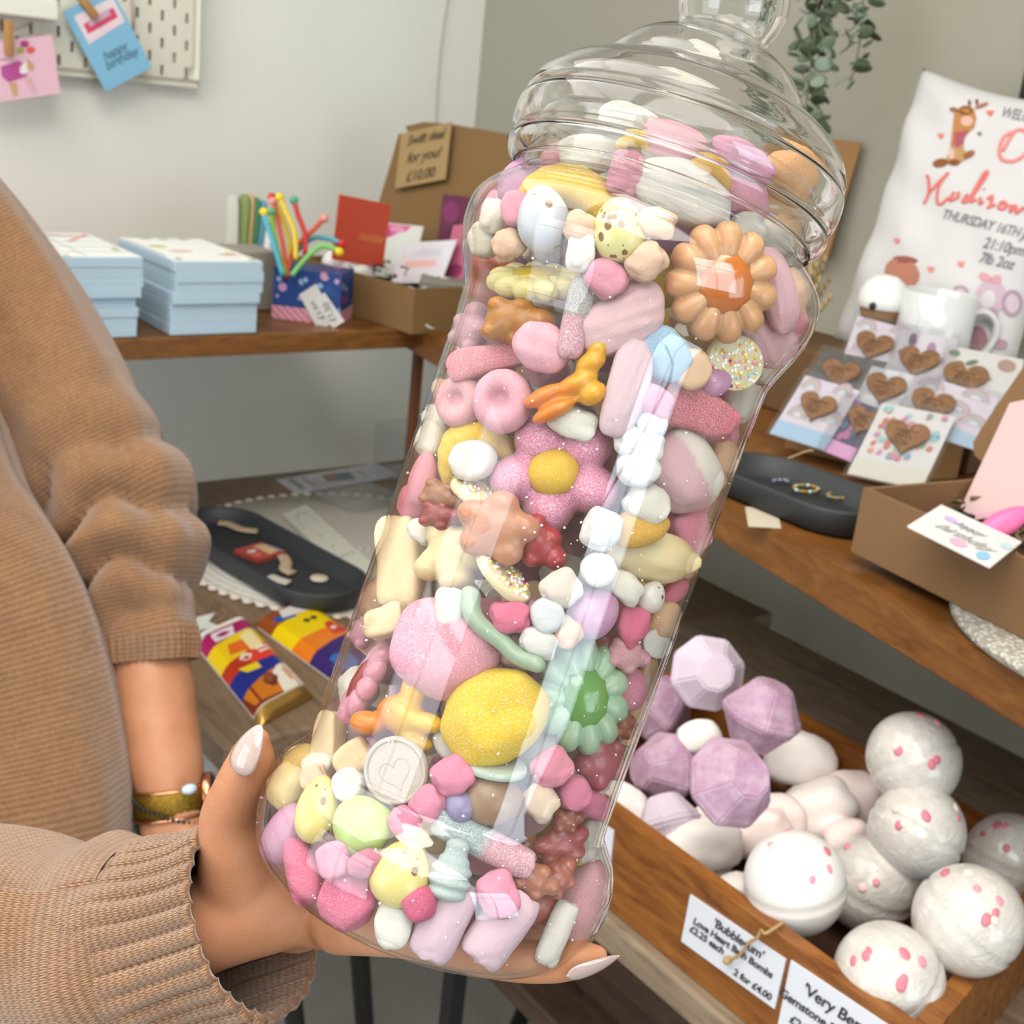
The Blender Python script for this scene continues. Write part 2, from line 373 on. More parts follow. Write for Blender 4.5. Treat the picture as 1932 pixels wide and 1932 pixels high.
def white_bomb(px, py, dpx, tiltv, label, seed, plain=False):
    D = F_PX*.0715/dpx; P = at(px, py, D); r = .0357; rr = random.Random(seed)
    root = empty('bath_bomb', label, 'bath bomb', P, 'white petal bath bombs in the crate')
    up = (ROT @ Vector(tiltv)).normalized(); m = place(P, up, None)
    b = BM(); prof = []
    for k in range(41):
        a = -math.pi/2 + math.pi*k/40; q = r*(1 - .035*math.exp(-((a-.0)/.03)**2)) * (1.0 if a < 0 else .985); prof.append((max(0, q*math.cos(a)), q*math.sin(a)*1.03))
    lathe(b, prof, m, 48); child('ball', b, M('dad8d5', .45) if plain else MB, root)
    b = BM(); n0 = 0
    v = (EYE - P).normalized()
    for k in range(rr.randint(7, 10)):
        d = (v*.55 + Vector((rr.uniform(-.8,.8), rr.uniform(-.8,.8), rr.uniform(.1, 1.0)))).normalized()
        if plain and d.z < .55: continue
        s = rr.uniform(.0022, .0036); n0 = len(b.faces)
        superell(b, 1, 1, place(P + d*(r*1.0), d, Vector((rr.random(), rr.random(), rr.random())), (s*rr.uniform(1, 1.5), s, .0009)), 6, 10)
        mi = rr.choices(range(4), [4, 3, 2, 2])[0]; b.faces.ensure_lookup_table()
        for f in b.faces[n0:]: f.material_index = mi
    child('petal_pattern', b, PETAL, root)
for a in [(1500,1665,194,(-.15,-.95,-.3),'smooth white bath bomb nearest the front rim of the crate',1,True), (1640,1668,178,(.3,-.9,-.3),'shrink wrapped white bath bomb with pink petals, right behind the smooth one',2), (1828,1735,206,(.6,-.75,-.3),'large white petal bath bomb at the right end of the crate',3),
          (1676,1845,208,(-.5,-.8,-.3),'white petal bath bomb lowest in the photo, against the front rim',4), (1730,1567,180,(.5,-.85,.1),'wrinkled wrapped white bath bomb in the middle of the crate',5), (1723,1432,176,(-.3,-.9,.3),'topmost white petal bath bomb on the back of the pile',6), (1905,1622,172,(.3,-.95,-.1),'white bath bomb cut by the right edge of the photo',7)]: white_bomb(*a)
def facet_bomb(px, py, dpx, nrm, mat, label, seed, dia=.066):
    D = F_PX*dia/dpx; P = at(px, py, D); r = dia/2; rr = random.Random(seed)
    m = place(P, ROT @ Vector(nrm), None); b = BM()
    rings = [(.50, .86), (.95, .17), (1.04, .09), (1.04, -.09), (.95, -.17), (.50, -.86)]
    vs = []
    for j, (q, z) in enumerate(rings):
        n = 8; off = (j % 2)*.0; vs.append([b.verts.new(m @ Vector((q*r*math.cos(2*math.pi*(k+off)/n), q*r*math.sin(2*math.pi*(k+off)/n), z*r))) for k in range(n)])
    for a, c in zip(vs, vs[1:]):
        for k in range(8): b.faces.new((a[k], a[(k+1)%8], c[(k+1)%8], c[k]))
    b.faces.new(vs[0][::-1]); b.faces.new(vs[-1]); bmesh.ops.bevel(b, geom=b.edges[:], offset=.0016, segments=2, affect='EDGES')
    solo('bath_bomb', b, mat, label, 'bath bomb', 'purple gem shaped bath bombs in the crate', False)
for a in [(1335,1270,142,(.1,-.15,-1),MP2,'pale lilac gem bath bomb standing on its edge, topmost of the purple pile',1), (1437,1350,152,(.35,-1,-.25),MP1,'mauve gem bath bomb lying flat side up at the back of the crate',2), (1242,1335,132,(-.7,-.5,-.4),MP1,'mauve gem bath bomb half hidden behind the jar',3),
          (1256,1452,142,(-.85,-.1,-.5),MP1,'lilac gem bath bomb with its rim turned sideways next to the jar',4), (1378,1476,172,(.35,-.35,-.85),MP1,'large mauve gem bath bomb in the front of the purple pile',5), (1262,1552,122,(-.2,-.8,.3),MP2,'whitish mauve gem bath bomb low behind the front rim',6,.052)]: facet_bomb(*a)
MPF = [M('f2eae5', .8), M('eedcd6', .8), M('f3ece6', .8)]
PF = [(1508,1432,135,100,-10,'white packing puff leaning on the back wall of the crate',0), (1540,1478,90,80,20,'small white packing puff under the one on the back wall',2), (1540,1528,105,150,-70,'white two lobed packing puff in the middle of the crate',0), (1613,1512,110,112,0,'pale pink packing puff left of the wrinkled bath bomb',1), (1328,1596,148,96,5,'cut white packing puff in front of the large mauve bath bomb',2),
      (1172,1520,80,110,60,'cream packing puff beside the jar at the crate front',2), (1388,1690,86,80,30,'white packing puff below the smooth white bath bomb',0), (1466,1545,90,110,80,'pale pink packing puff left of the two lobed one',1), (1432,1570,120,84,20,'pink white packing puff under the large mauve bath bomb',1), (1318,1388,80,64,10,'cream packing puff between the mauve bath bombs at the back',2), (1600,1580,90,70,10,'pinkish packing puff between the white bath bombs',1)]
for k, (px, py, w, h, ang, lab, mi) in enumerate(PF):
    D = on_z(px, py, .845); D = depth_of(D); D = min(D, 1.09); P = at(px, py, D); s = D/F_PX/2; an = math.radians(ang)
    b = BM(); superell(b, .75, .85, place(P, CAMZ, CAMX*math.cos(an) + CAMY*math.sin(an), (w*s, h*s, min(w, h)*s*.9)), 18, 24, .18, k+5, 1.4)
    if k == 2: superell(b, .8, .9, place(P + CAMX*.012 - CAMY*.014 + CAMZ*.012, CAMZ, CAMX, (.017, .016, .016)), 14, 18, .15, 9, 1.4)
    solo('packing_puff', b, MPF[mi], lab, 'packing puff', 'packing puffs in the crate')
for k in range(16):                                                              # the fill under the bombs
    rr = random.Random(k+50); P = Vector((.64 + .195*rr.random(), .40 + .30*rr.random(), .826)); b = BM()
    superell(b, .75, .85, place(P, (rr.uniform(-1,1), rr.uniform(-1,1), 1), None, (.024, .017, .017)), 10, 14, .18, k, 1.4)
    solo('packing_puff', b, MPF[k % 3], 'packing puff at the bottom of the crate under the bath bombs', 'packing puff', 'buried packing puffs')
# price signs on the crate front
M_TAG = M('cfd3dc', .6)
XS = .5985
def sign(pxs, name, label, lines):
    q = [on_plane(x, y, (XS, 0, 0), (1, 0, 0)) for x, y in pxs]; c = Card(q[0], q[1], q[2], .0012)
    c.root(name, M_TAG, label, 'sign'); 
    for t, a, bb, s, al in lines: c.text(t, a, bb, s, '26262c', .25, al, bold=.0002)
    return c
sign([(1285,1776),(1461,1904),(1302,1688)], 'price_sign', 'white hand lettered Bubblegum bath bomb price sign on the crate front', [("'Bubblegum'", .54, .80, .0100, 'CENTER'), ('Love Heart Bath Bombs', .5, .57, .0080, 'CENTER'), ('£2.25 each', .06, .38, .0080, 'LEFT'), ('2 for £4.00', .95, .16, .0080, 'RIGHT')])
sign([(1462,1960),(1640,2092),(1492,1812)], 'price_sign', 'white hand lettered Very Berry gemstone price sign at the bottom edge of the photo', [("'Very Berry'", .54, .80, .0125, 'CENTER'), ('Gemstone Bath Bombs', .5, .58, .0095, 'CENTER'), ('£2.25 each', .10, .36, .0092, 'LEFT')])
sign([(1090,1640),(1146,1680),(1100,1530)], 'price_sign', 'white price sign on the crate front peeping out from behind the jar', [])
tw = [on_plane(x, y, (XS-.003, 0, 0), (1, 0, 0)) for x, y in ((1372,1812),(1395,1802),(1412,1780),(1430,1768),(1436,1755))]
tw += [on_z(1445,1763,.8815) + Vector((0,0,.001)), on_z(1462,1752,.8815) + Vector((.008,0,.002))]
b = BM(); tube(b, [Vector(p) for p in smooth_path([tuple(p) for p in tw], 5)], .0012, 8); ball(b, tw[0], (.0035, .003, .003)); solo('twine', b, M('a5875a', .9), 'short piece of tan twine hanging over the crate front sign', 'twine')
# ================================================================= pegboard and cards on the left wall
PBY = WY - .030
pb = lambda x, y, d=0: on_plane(x, y, (0, PBY-d, 0), (0, 1, 0))
br = pb(373, 166); bl = pb(-260, 100)
b = BM(); n = 24; m_ = 20
for i in range(n):
    for j in range(m_):
        x1, z0 = br.x - .012 - .02*i, br.z + .012 + .02*j; o = [(x1-.02, z0), (x1, z0), (x1, z0+.02), (x1-.02, z0+.02)]
        O = [b.verts.new((x, PBY, z)) for x, z in o]
        if (i + j) % 2 == 0:
            cx, cz = x1-.01, z0+.01; I = [b.verts.new((cx+sx*.0026, PBY, cz+sz*.0075)) for sx, sz in ((-1,-1),(1,-1),(1,1),(-1,1))]
            for k in range(4): b.faces.new((O[k], O[(k+1)%4], I[(k+1)%4], I[k]))
        else: b.faces.new(O)
x0, x1, z0, z1 = br.x-.012-.02*n, br.x-.012, br.z+.012, br.z+.012+.02*m_
for q in ([(x0-.012,z0-.012),(x1+.012,z0-.012),(x1+.012,z0),(x0-.012,z0)], [(x1,z0),(x1+.012,z0),(x1+.012,z1),(x1,z1)], [(x0-.012,z0),(x0,z0),(x0,z1),(x0-.012,z1)], [(x0-.012,z1),(x1+.012,z1),(x1+.012,z1+.012),(x0-.012,z1+.012)]): b.faces.new([b.verts.new((x, PBY, z)) for x, z in q])
bmesh.ops.remove_doubles(b, verts=b.verts, dist=1e-5); bmesh.ops.recalc_face_normals(b, faces=b.faces); bmesh.ops.solidify(b, geom=b.faces[:], thickness=.005)
PB = solo('pegboard', b, M('d9d6c6', .5), 'cream pegboard with staggered slots on the left wall', 'pegboard', None, False)
b = BM(); box(b, (x1-.03, PBY+.006, z0+.02), (x1-.01, WY, z0+.04)); box(b, (x0+.01, PBY+.006, z0+.02), (x0+.03, WY, z0+.04)); box(b, (x1-.03, PBY+.006, z1-.04), (x1-.01, WY, z1-.02)); child('spacer', b, M('c9c6b8', .5), PB, False)
p = pb(112, 40, .055); q = pb(-240, 5, .055)
tr = BM(); box(tr, (q.x, PBY-.055, p.z), (p.x, PBY-.0055, p.z+.028), bev=.003); solo('pegboard_ledge', tr, M('dedccf', .45), 'cream ledge hooked on the pegboard with cards clipped below it', 'ledge', None, False)
s = BM(); tube(s, [pb(-120, 62, .03), pb(20, 60, .03), pb(62, 42, .03)], .0012, 6); solo('string', s, M('b99a92', .9), 'thin pinkish string running under the pegboard ledge', 'string')
s = BM(); tube(s, [pb(246,-30,.012), pb(252,25,.012), pb(252,58,.012)], .0022, 6); solo('string', s, M('b99a92', .9), 'short pinkish string hanging beside the blue birthday card', 'string')
def wallcard(pxs, d, name, mat, label, cat, tilt=0):
    q = [pb(x, y, d) for x, y in pxs]; c = Card(*q, .0012); c.root(name, mat, label, cat); return c
c = wallcard([(-42,198),(114,176),(-62,84)], .045, 'greeting_card', M('e0b6c6', .6), 'pink greeting card with balloons and a striped animal, pegged to the ledge', 'card')
c.printed([('a8387a', ell(.66,.90,.055,.06)), ('a7a34a', ell(.60,.80,.05,.055)), ('d65a50', ell(.72,.79,.055,.06)), ('b04a8c', [(.34,.58),(.56,.64),(.68,.50),(.62,.36),(.40,.30),(.33,.42)]), ('e9dfe0', ell(.62,.50,.06,.10,18,-.4)), ('c79a72', [(.66,.66),(.74,.54),(.71,.44),(.64,.48)]), ('c79a72', [(.40,.30),(.50,.28),(.48,.06),(.43,.06)]), ('d7a7b2', [(.58,.36),(.68,.34),(.72,.08),(.66,.08)]), ('b06a86', rect(.30,.68,.42,.70)), ('c3a258', ell(.30,.80,.04,.03))])
c = wallcard([(200,173),(287,127),(118,22)], .035, 'greeting_card', M('7db4d2', .6), 'blue happy birthday card with a pink and white label, pegged at an angle', 'card')
c.printed([('e3d3d6', [(.14,.56),(.94,.60),(.94,.90),(.14,.90)]), ('d0446a', [(.22,.66),(.86,.68),(.86,.80),(.22,.78)]), ('cfa7bd', [(.32,.72),(.76,.74),(.76,.81),(.32,.79)]), ('e6cdd6', [(.16,.57),(.92,.60),(.92,.65),(.16,.62)])])
c.text('happy', .5, .36, .018, '3b5566', .3); c.text('birthday', .55, .25, .018, '3b5566', .3)
def peg(a, bb, d, label):
    A, B = pb(*a, d), pb(*bb, d); b = BM(); ax = (B-A).normalized(); y = Vector((0,1,0)); x = ax.cross(y)
    for s in (-1, 1):
        m = Matrix.Translation((A+B)/2 + y*s*.003) @ Matrix((x, y, ax)).transposed().to_4x4(); box(b, (-.0055, -.0022, -(B-A).length/2), (.0055, .0022, (B-A).length/2), m, .0012)
    solo('clothes_peg', b, M('a97b45', .6), label, 'peg', 'wooden pegs on the pegboard')
peg((15,38),(18,106),.056,'wooden clothes peg holding the pink card'); peg((150,-8),(182,34),.043,'wooden clothes peg holding the blue birthday card')
b = BM(); tube(b, smooth_path([tuple(on_plane(x, y, (0, WY-.003, 0), (0,1,0))) for x, y in ((850,-60),(845,0),(836,60),(828,130),(822,230),(821,300),(822,380))], 5), .0014, 6); solo('cable', b, M('b4b1a8', .6), 'thin grey cable running down the left wall near the corner', 'cable')
# ----------------------------------------------------------------- two stacks of notepads
def M_pages():
    s = NT('page_edges'); z = s.node('ShaderNodeSeparateXYZ'); s.link(s.coord('Object'), z.inputs[0]); n = s.node('ShaderNodeTexNoise', noise_dimensions='1D'); s.link(z.outputs[2], n.inputs['W']); n.inputs['Scale'].default_value = 900
    s.set(Base_Color=s.ramp(n.outputs[0], [(.3, '9ab3c4'), (.7, 'b8ccd8')]), Roughness=.7); return s.m
MPG = M_pages(); MPT = M('e2e4e0', .6)
def stack(x0, x1, y0, y1, n, th, seed, lab_top, lab):
    rr = random.Random(seed); proto = None; z = SZ
    for k in range(n):
        b = BM(); box(b, (x0, y0, z), (x1, y1, z+th), bev=.0006, seg=1)
        dx, dy = (rr.uniform(-.002,.002), rr.uniform(-.002,.002)); 
        if k >= n-4: dx, dy = dx+.003, dy-.005
        b.transform(Matrix.Translation((dx, dy, 0)))
        for f in b.faces: f.material_index = 1 if f.normal.z > .9 and k == n-1 else 0
        o = solo('notepad', b, [MPG, MPT], lab_top if k == n-1 else lab, 'notepad', 'notepads in ' + lab.split(' in ')[-1], False); z += th
    c = Card((x0+dx, y0+dy, z), (x1+dx, y0+dy, z), (x0+dx, y1+dy, z)); c.o = o; return c
c = stack(.428, .552, 1.415, 1.60, 8, .0118, 3, 'top planner pad with a ruled grid on the left paper stack', 'blue edged pad in the left paper stack')
c.printed([('b7c6c8', rect(.02,y,.98,y+.012)) for y in (.2,.4,.6,.8)] + [('b9c9c4', rect(.48,.05,.5,.95)), ('dda59c', rect(.05,.86,.95,.90)), ('dda59c', [(.6,.62),(.95,.98),(.98,.95),(.64,.6)]), ('9db7d2', rect(.3,.9,.7,.93)), ('a9b59a', ell(.1,.06,.04,.03)), ('a9b59a', ell(.3,.04,.04,.02)), ('a9b59a', ell(.9,.3,.03,.05))])
c = stack(.592, .705, 1.415, 1.60, 7, .0128, 5, 'top floral notepad on the right paper stack', 'blue edged pad in the right paper stack')
c.printed([('b9bf62', ell(.22,.62,.10,.05)), ('b9bf62', ell(.86,.32,.06,.05)), ('dfa69c', ell(.35,.42,.14,.035)), ('dfa69c', ell(.80,.28,.12,.03)), ('a4b08e', ell(.5,.94,.05,.03)), ('a4b08e', ell(.3,.96,.06,.025)), ('a4b08e', ell(.75,.95,.06,.03)), ('98a6a0', rect(.02,.2,.04,.9)), ('b4bd74', ell(.93,.08,.04,.03)), ('a4b08e', ell(.1,.1,.04,.04))])
# ----------------------------------------------------------------- craft bits behind the box
b = BM(); g = on_z(500, 560, SZ); box(b, (.715, 1.55, SZ), (.80, 1.62, SZ+.08), bev=.002); solo('pencil_pot', b, M('8f8b80', .6), 'grey card pot standing on the shelf behind the right paper stack', 'pot', None, False)
BK = [((438,470),(440,368),'b3b3a8','grey'), ((452,470),(462,366),'6f8340','olive green'), ((460,480),(472,366),'b49a66','tan'), ((468,478),(482,372),'2f7d4f','dark green'), ((478,480),(496,378),'4a8a9a','teal'), ((490,485),(512,395),'dfe4e6','white')]
for k, (lo, hi, h, nm) in enumerate(BK):
    d = 1.80 + .008*k; A, B = at(*lo, d) - Vector((0,0,.02)), at(*hi, d); ax = (B-A).normalized(); b = BM()
    superell(b, .5, .5, place((A+B)/2, ax, CAMX, (.0095, .004, (B-A).length/2)), 16, 16); solo('bookmark', b, M(h, .55), '%s narrow bookmark standing upright behind the right paper stack' % nm, 'bookmark', 'upright bookmarks on the shelf')
PX_ = [([(533,520),(515,455),(500,412),(498,400)],'3f9fb0','turquoise bendy pencil, leftmost in the patterned box'), ([(538,520),(522,470),(515,430),(512,400)],'7faa2c','lime bendy pencil behind the turquoise one in the box'), ([(540,515),(535,470),(525,420),(515,380)],'c8502a','orange red bendy pencil in the patterned box'), ([(548,500),(545,450),(530,405),(513,372)],'d9bd10','yellow bendy pencil with a bead topper in the box'),
       ([(558,490),(556,440),(540,400),(528,372)],'d2b516','second yellow bendy pencil with a green topper in the box'), ([(575,480),(575,440),(562,405),(555,378)],'c01f1f','red bendy pencil pointing up in the patterned box'), ([(540,525),(555,470),(585,440),(612,412)],'c2452a','red bendy pencil leaning right with a green bead on top'), ([(545,520),(560,475),(590,450),(620,450),(645,460)],'4f9aa8','teal bendy pencil arching right over the box edge'),
       ([(550,520),(575,490),(605,465),(632,470),(640,475)],'6fb35a','green bendy pencil arching lowest over the box edge')]
for k, (pp, h, lab) in enumerate(PX_):
    d = 1.62 + .012*(k % 4); pts = [Vector(p) for p in smooth_path([tuple(at(x, y, d)) for x, y in pp], 5)]; root = empty('bendy_pencil', lab, 'pencil', pts[0], 'bendy pencils in the patterned box')
    b = BM(); tube(b, pts, .0034, 8); child('shaft', b, M(h, .45), root)
    b = BM(); ball(b, pts[-1], .0058); child('topper', b, M(('e0c21a','3f9f78','d98f86','c01f1f')[k % 4], .5), root)
q0, q1 = on_z(512, 600, SZ), on_z(640, 616, SZ); ex = (q1-q0); ex.z = 0; ey = Vector((-ex.y, ex.x, 0)).normalized()*.07; 
bx = empty('patterned_box', 'dark blue flower patterned box with a pink striped base on the shelf', 'box', q0)
def M_pat():
    s = NT('flower_print'); v = s.node('ShaderNodeTexVoronoi'); s.link(s.coord('Object'), v.inputs['Vector']); v.inputs['Scale'].default_value = 75; r = s.node('ShaderNodeSeparateColor'); s.link(v.outputs['Color'], r.inputs[0])
    f = s.math('LESS_THAN', v.outputs['Distance'], s.math('MULTIPLY', r.outputs[0], .55)); s.set(Base_Color=s.mix(f, '173a78', s.ramp(r.outputs[1], [(.0, '8f2f66'), (.35, 'b58fae'), (.6, '8fa8c8'), (.85, '1c4a86')], 'CONSTANT')), Roughness=.6); return s.m
def M_stripe():
    s = NT('pink_stripes'); x = s.node('ShaderNodeSeparateXYZ'); s.link(s.coord('Object'), x.inputs[0]); f = s.math('GREATER_THAN', s.math('FRACT', s.math('MULTIPLY', s.math('ADD', x.outputs[0], s.math('MULTIPLY', x.outputs[2], .8)), 130)), .5)
    s.set(Base_Color=s.mix(f, 'b06f80', 'd49aa6'), Roughness=.6); return s.m
b = BM(); prism(b, [q0, q0+ex, q0+ex+ey, q0+ey], (0,0,.018)); child('striped_base', b, M_stripe(), bx, False)
b = BM(); prism(b, [q0+Vector((0,0,.018))+ex*.01, q0+ex*.99+Vector((0,0,.018)), q0+ex*.99+ey+Vector((0,0,.018)), q0+ey+ex*.01+Vector((0,0,.018))], (0,0,.05)); child('printed_body', b, M_pat(), bx, False)
for k, (pxs, lab) in enumerate((([(602,626),(634,606),(564,556)],'white price tag hanging on the patterned box, left one'), ([(628,620),(650,606),(590,566)],'white price tag hanging on the patterned box, right one'))):
    nn = Vector((ex.y, -ex.x, 0)).normalized(); q = [on_plane(x, y, q0 + nn*(.004+.002*k), nn) for x, y in pxs]; c = Card(*q, .0008); c.root('price_tag', M('c9c8c4', .6), lab, 'tag', 'price tags on the patterned box'); c.text('£1.50', .5, .45, .013, '55565a', 0, rot=1.4)
# red card
q = [on_plane(x, y, (0, 1.80, 0), (0, .97, .2)) for x, y in ((628,490),(722,505),(642,368))]; c = Card(*q, .004); c.root('red_notebook', M('c2492f', .55), 'orange red notebook standing upright behind the kraft gift box', 'notebook'); c.text('notes', .68, .45, .02, 'd98a4a', .3)
# ----------------------------------------------------------------- open kraft gift box
M_KR = M('785b34', .8); M_KR2 = M('8f6c41', .8)
A = on_z(552, 545, SZ+.012); B = on_z(778, 614, SZ+.012); A.z = B.z = SZ; u = (B-A).normalized(); v = Vector((-u.y, u.x, 0)); Lb, Wb, Hb = (B-A).length, .20, .060; T = .004
gb = empty('gift_box', 'open brown kraft gift box with its lid up, on the left shelf', 'box', A)
def wallp(bm, p, q, h, inn): prism(bm, [p, q, q+inn*T, p+inn*T], (0,0,h))
b = BM(); wallp(b, A, A+u*Lb, Hb, v); wallp(b, A+v*(Wb-T), A+v*(Wb-T)+u*Lb, Hb, v); wallp(b, A+v*T, A+v*(Wb-T), Hb, -u*-1); wallp(b, A+u*(Lb-T)+v*T, A+u*(Lb-T)+v*(Wb-T), Hb, u); prism(b, [A+u*T+v*T, A+u*(Lb-T)+v*T, A+u*(Lb-T)+v*(Wb-T), A+u*T+v*(Wb-T)], (0,0,.003)); child('tray', b, M_KR, gb, False)
H0 = A + v*Wb + Vector((0,0,Hb)); ln = (v*.35 + Vector((0,0,1))).normalized(); nl = -ln.cross(u).normalized()
if nl.dot(EYE - H0) < 0: nl = -nl
LP = [on_plane(x, y, H0, nl) for x, y in ((690,462),(700,430),(742,290),(752,252),(772,256),(765,238),(800,230),(850,234),(920,246),(1010,262),(1060,300),(1060,520),(900,520))]
b = BM(); prism(b, LP, -nl*.004); child('lid', b, M_KR, gb, False)
q = [on_plane(x, y, H0 + nl*.012, nl) for x, y in ((745,356),(840,338),(757,252))]; c = Card(*q, .0015); c.root('kraft_sign', M('9a8055', .8), 'small kraft card sign reading for you £10.00 on the open box lid', 'sign'); c.text('Swift deal', .52, .82, .022, '3d3018', .25, bold=.0004); c.text('for you!', .52, .5, .024, '3d3018', .25, bold=.0004); c.text('£10.00', .5, .16, .024, '3d3018', .1, bold=.0004)
inb = lambda a, bb, z: A + u*(a*Lb) + v*(bb*Wb) + Vector((0,0,z))
b = BM(); rr = random.Random(4)
for k in range(150):
    p = inb(rr.uniform(.04,.96), rr.uniform(.06,.94), rr.uniform(.01,.058)); pts = [p]
    for i in range(3): pts.append(pts[-1] + Vector((rr.uniform(-1,1), rr.uniform(-1,1), rr.uniform(-.5,.5)))*.010)
    n0 = len(b.faces); tube(b, [Vector(t) for t in smooth_path([tuple(t) for t in pts], 2)], (.0016, .0003), 4); b.faces.ensure_lookup_table()
    for f in b.faces[n0:]: f.material_index = k % 3
solo('shredded_paper', b, [M('1d1b1c', .7), M('d7d2cc', .7), M('6a5f58', .7)], 'black and white shredded paper filling the left kraft box', 'shredded paper', None, True, 'stuff')
for px, py, s, lab in ((640,497,.026,'white bath bomb in the left kraft box, farther left'), (672,512,.027,'white bath bomb in the left kraft box, nearer the cards')):
    P = at(px, py, depth_of(inb(.3, .4, .05))); b = BM(); superell(b, .9, 1, place(P, (0,0,1), None, (s, s*.8, s*.75)), 16, 22, .15, px, 1.5); solo('bath_bomb', b, M('dfdcd8', .7), lab, 'bath bomb')
def boxcard(pxs, a, bb, tiltz, mat, name, label, cat, shapes=(), th=.0012):
    P = inb(a, bb, .05); n = (-v + Vector((0,0,tiltz))).normalized(); q = [on_plane(x, y, P, n) for x, y in pxs]; c = Card(*q, th); c.root(name, mat, label, cat)
    if shapes: c.printed(shapes)
    return c
boxcard([(705,520),(775,530),(728,420)], .5, .75, .35, M('d3d5d0', .55), 'gift_card', 'white card with pink flowers standing in the left kraft box', 'card', [('c95a88', [(.02,.98),(.7,.98),(.6,.88),(.4,.84),(.2,.74),(.02,.7)]), ('d98ab0', ell(.35,.9,.2,.06)), ('b23f78', ell(.12,.82,.08,.06)), ('c8c9b8', ell(.2,.3,.12,.05))])
c = boxcard([(735,535),(832,532),(765,458)], .62, .45, .6, M('cfcdd4', .2, 0, .5, .8), 'clear_packet', 'clear packet with a white printed card in the left kraft box', 'packet', [('d8a8a4', rect(.15,.38,.75,.54)), ('b8b6c4', rect(.3,.66,.8,.7)), ('b8b6c4', rect(.35,.76,.8,.79))])
boxcard([(824,470),(885,480),(836,366)], .8, .92, .3, M('5c1f3f', .5), 'gift_card', 'dark magenta card leaning inside the kraft box lid', 'card', [('7a2a5c', ell(.3,.7,.25,.2)), ('3a1028', ell(.6,.3,.3,.25))])
boxcard([(830,535),(905,530),(855,425)], .86, .6, .3, M('b5607a', .5), 'gift_card', 'pink card half hidden behind the jar in the left kraft box', 'card', [('8a2f5c', ell(.3,.2,.2,.12))])
b = BM(); g0 = on_z(785, 612, SZ); box(b, (0,0,0), (.17,.07,.062), Matrix.Translation(g0) @ Matrix.Rotation(-.62, 4, 'Z'), .003); solo('grey_box', b, M('77766b', .7), 'grey green lidded box on the shelf left of the jar', 'box', None, False)
# ================================================================= things on the small table
onT = lambda x, y, h=.0: on_z(x, y, TZ+h)
MC = Vector((.865, 1.425, TZ)); MR = .235                                        # round mat
def M_weave(h1, h2, sc):
    s = NT('woven_cord'); u = s.node('ShaderNodeTexWave'); s.link(s.coord('Object'), u.inputs['Vector']); u.inputs['Scale'].default_value = sc; u.wave_type = 'RINGS'; u.rings_direction = 'Z'; n = s.noise(s.coord('Object'), 160, 2)
    h = s.math('ADD', u.outputs[1], s.math('MULTIPLY', n, .8)); s.set(Base_Color=s.mix(s.math('MULTIPLY', h, .5), h2, h1), Roughness=.9); s.bump(h, .5, .002); return s.m
b = BM(); prof = []
lathe(b, [(0, 0), (MR*.5, 0), (MR, 0), (MR+.001, .002), (MR, .004), (MR*.6, .004), (0, .004)], Matrix.Translation(MC + Vector((0,0,.0003))), 72)
mat = solo('woven_mat', b, M_weave('d9d6cd', 'a9a69c', 26), 'round cream woven mat with a scalloped edge on the small table', 'mat')
b = BM()
for k in range(76):
    a = 2*math.pi*k/76; ball(b, MC + Vector((math.cos(a)*(MR+.003), math.sin(a)*(MR+.003), .0032)), (.0075, .0075, .003), None, 6, 8)
child('scalloped_edge', b, M('d8cdbf', .9), mat)
def stadium(bm, M4, L, Wd, H, wall, rim=.004, n=14):
    """oval tray: outer and inner shells of a stadium outline"""
    def ring(off, z):
        r = Wd/2 + off; o = []
        for s, a0 in ((1, -math.pi/2), (-1, math.pi/2)):
            for k in range(n+1):
                a = a0 + math.pi*k/n; o.append(bm.verts.new(M4 @ Vector((s*(L-Wd)/2 + r*math.cos(a), r*math.sin(a), z))))
        return o
    R = [ring(-.010, 0), ring(-.003, .003), ring(0, H-.002), ring(-.001, H), ring(-wall+.001, H), ring(-wall, H-.002), ring(-wall-.008, .006), ring(-wall-.014, .005)]
    m = len(R[0])
    for a, c in zip(R, R[1:]):
        for k in range(m): bm.faces.new((a[k], a[(k+1)%m], c[(k+1)%m], c[k]))
    bm.faces.new(R[0][::-1]); bm.faces.new(R[-1])
M_TRAY = M('2f3336', .55)
e0, e1 = onT(410, 985, .03), onT(610, 1098, .03); d = (e1-e0); TL = Matrix.Translation(Vector(((e0.x+e1.x)/2, (e0.y+e1.y)/2, TZ+.0085))) @ frame((0,0,1), Vector((d.x, d.y, 0))).to_4x4()
b = BM(); stadium(b, TL, d.length+.105, .125, .026, .006); solo('oval_tray', b, M_TRAY, 'dark grey oval tray holding wooden words, on the round woven mat', 'tray')
zt = .0085 + .0062
def wood_word(pts, txt, lab, h='b9a387'):
    P = [onT(x, y, zt) for x, y in pts]; b = BM(); tube(b, [Vector(p) for p in smooth_path([tuple(p + Vector((0,0,.003))) for p in P], 5)], (.0026, .0085), 8, ref=(0,0,1))
    o = solo('wooden_word', b, M(h, .7), lab, 'ornament', 'wooden words in the oval tray'); c = Card(P[0], P[-1], P[0] + Vector((0,.02,0)), .001); c.o = o
    return o
wood_word([(412,990),(430,992),(455,1002),(486,1006)], 'm', 'pale cut wood word at the far end of the oval tray')
wood_word([(533,1052),(540,1065),(538,1078),(552,1086)], 'm', 'pale cut wood word near the middle of the oval tray')
wood_word([(510,1092),(525,1098),(545,1104)], 'm', 'whitish cut wood word at the near end of the oval tray', 'c9c3b6')
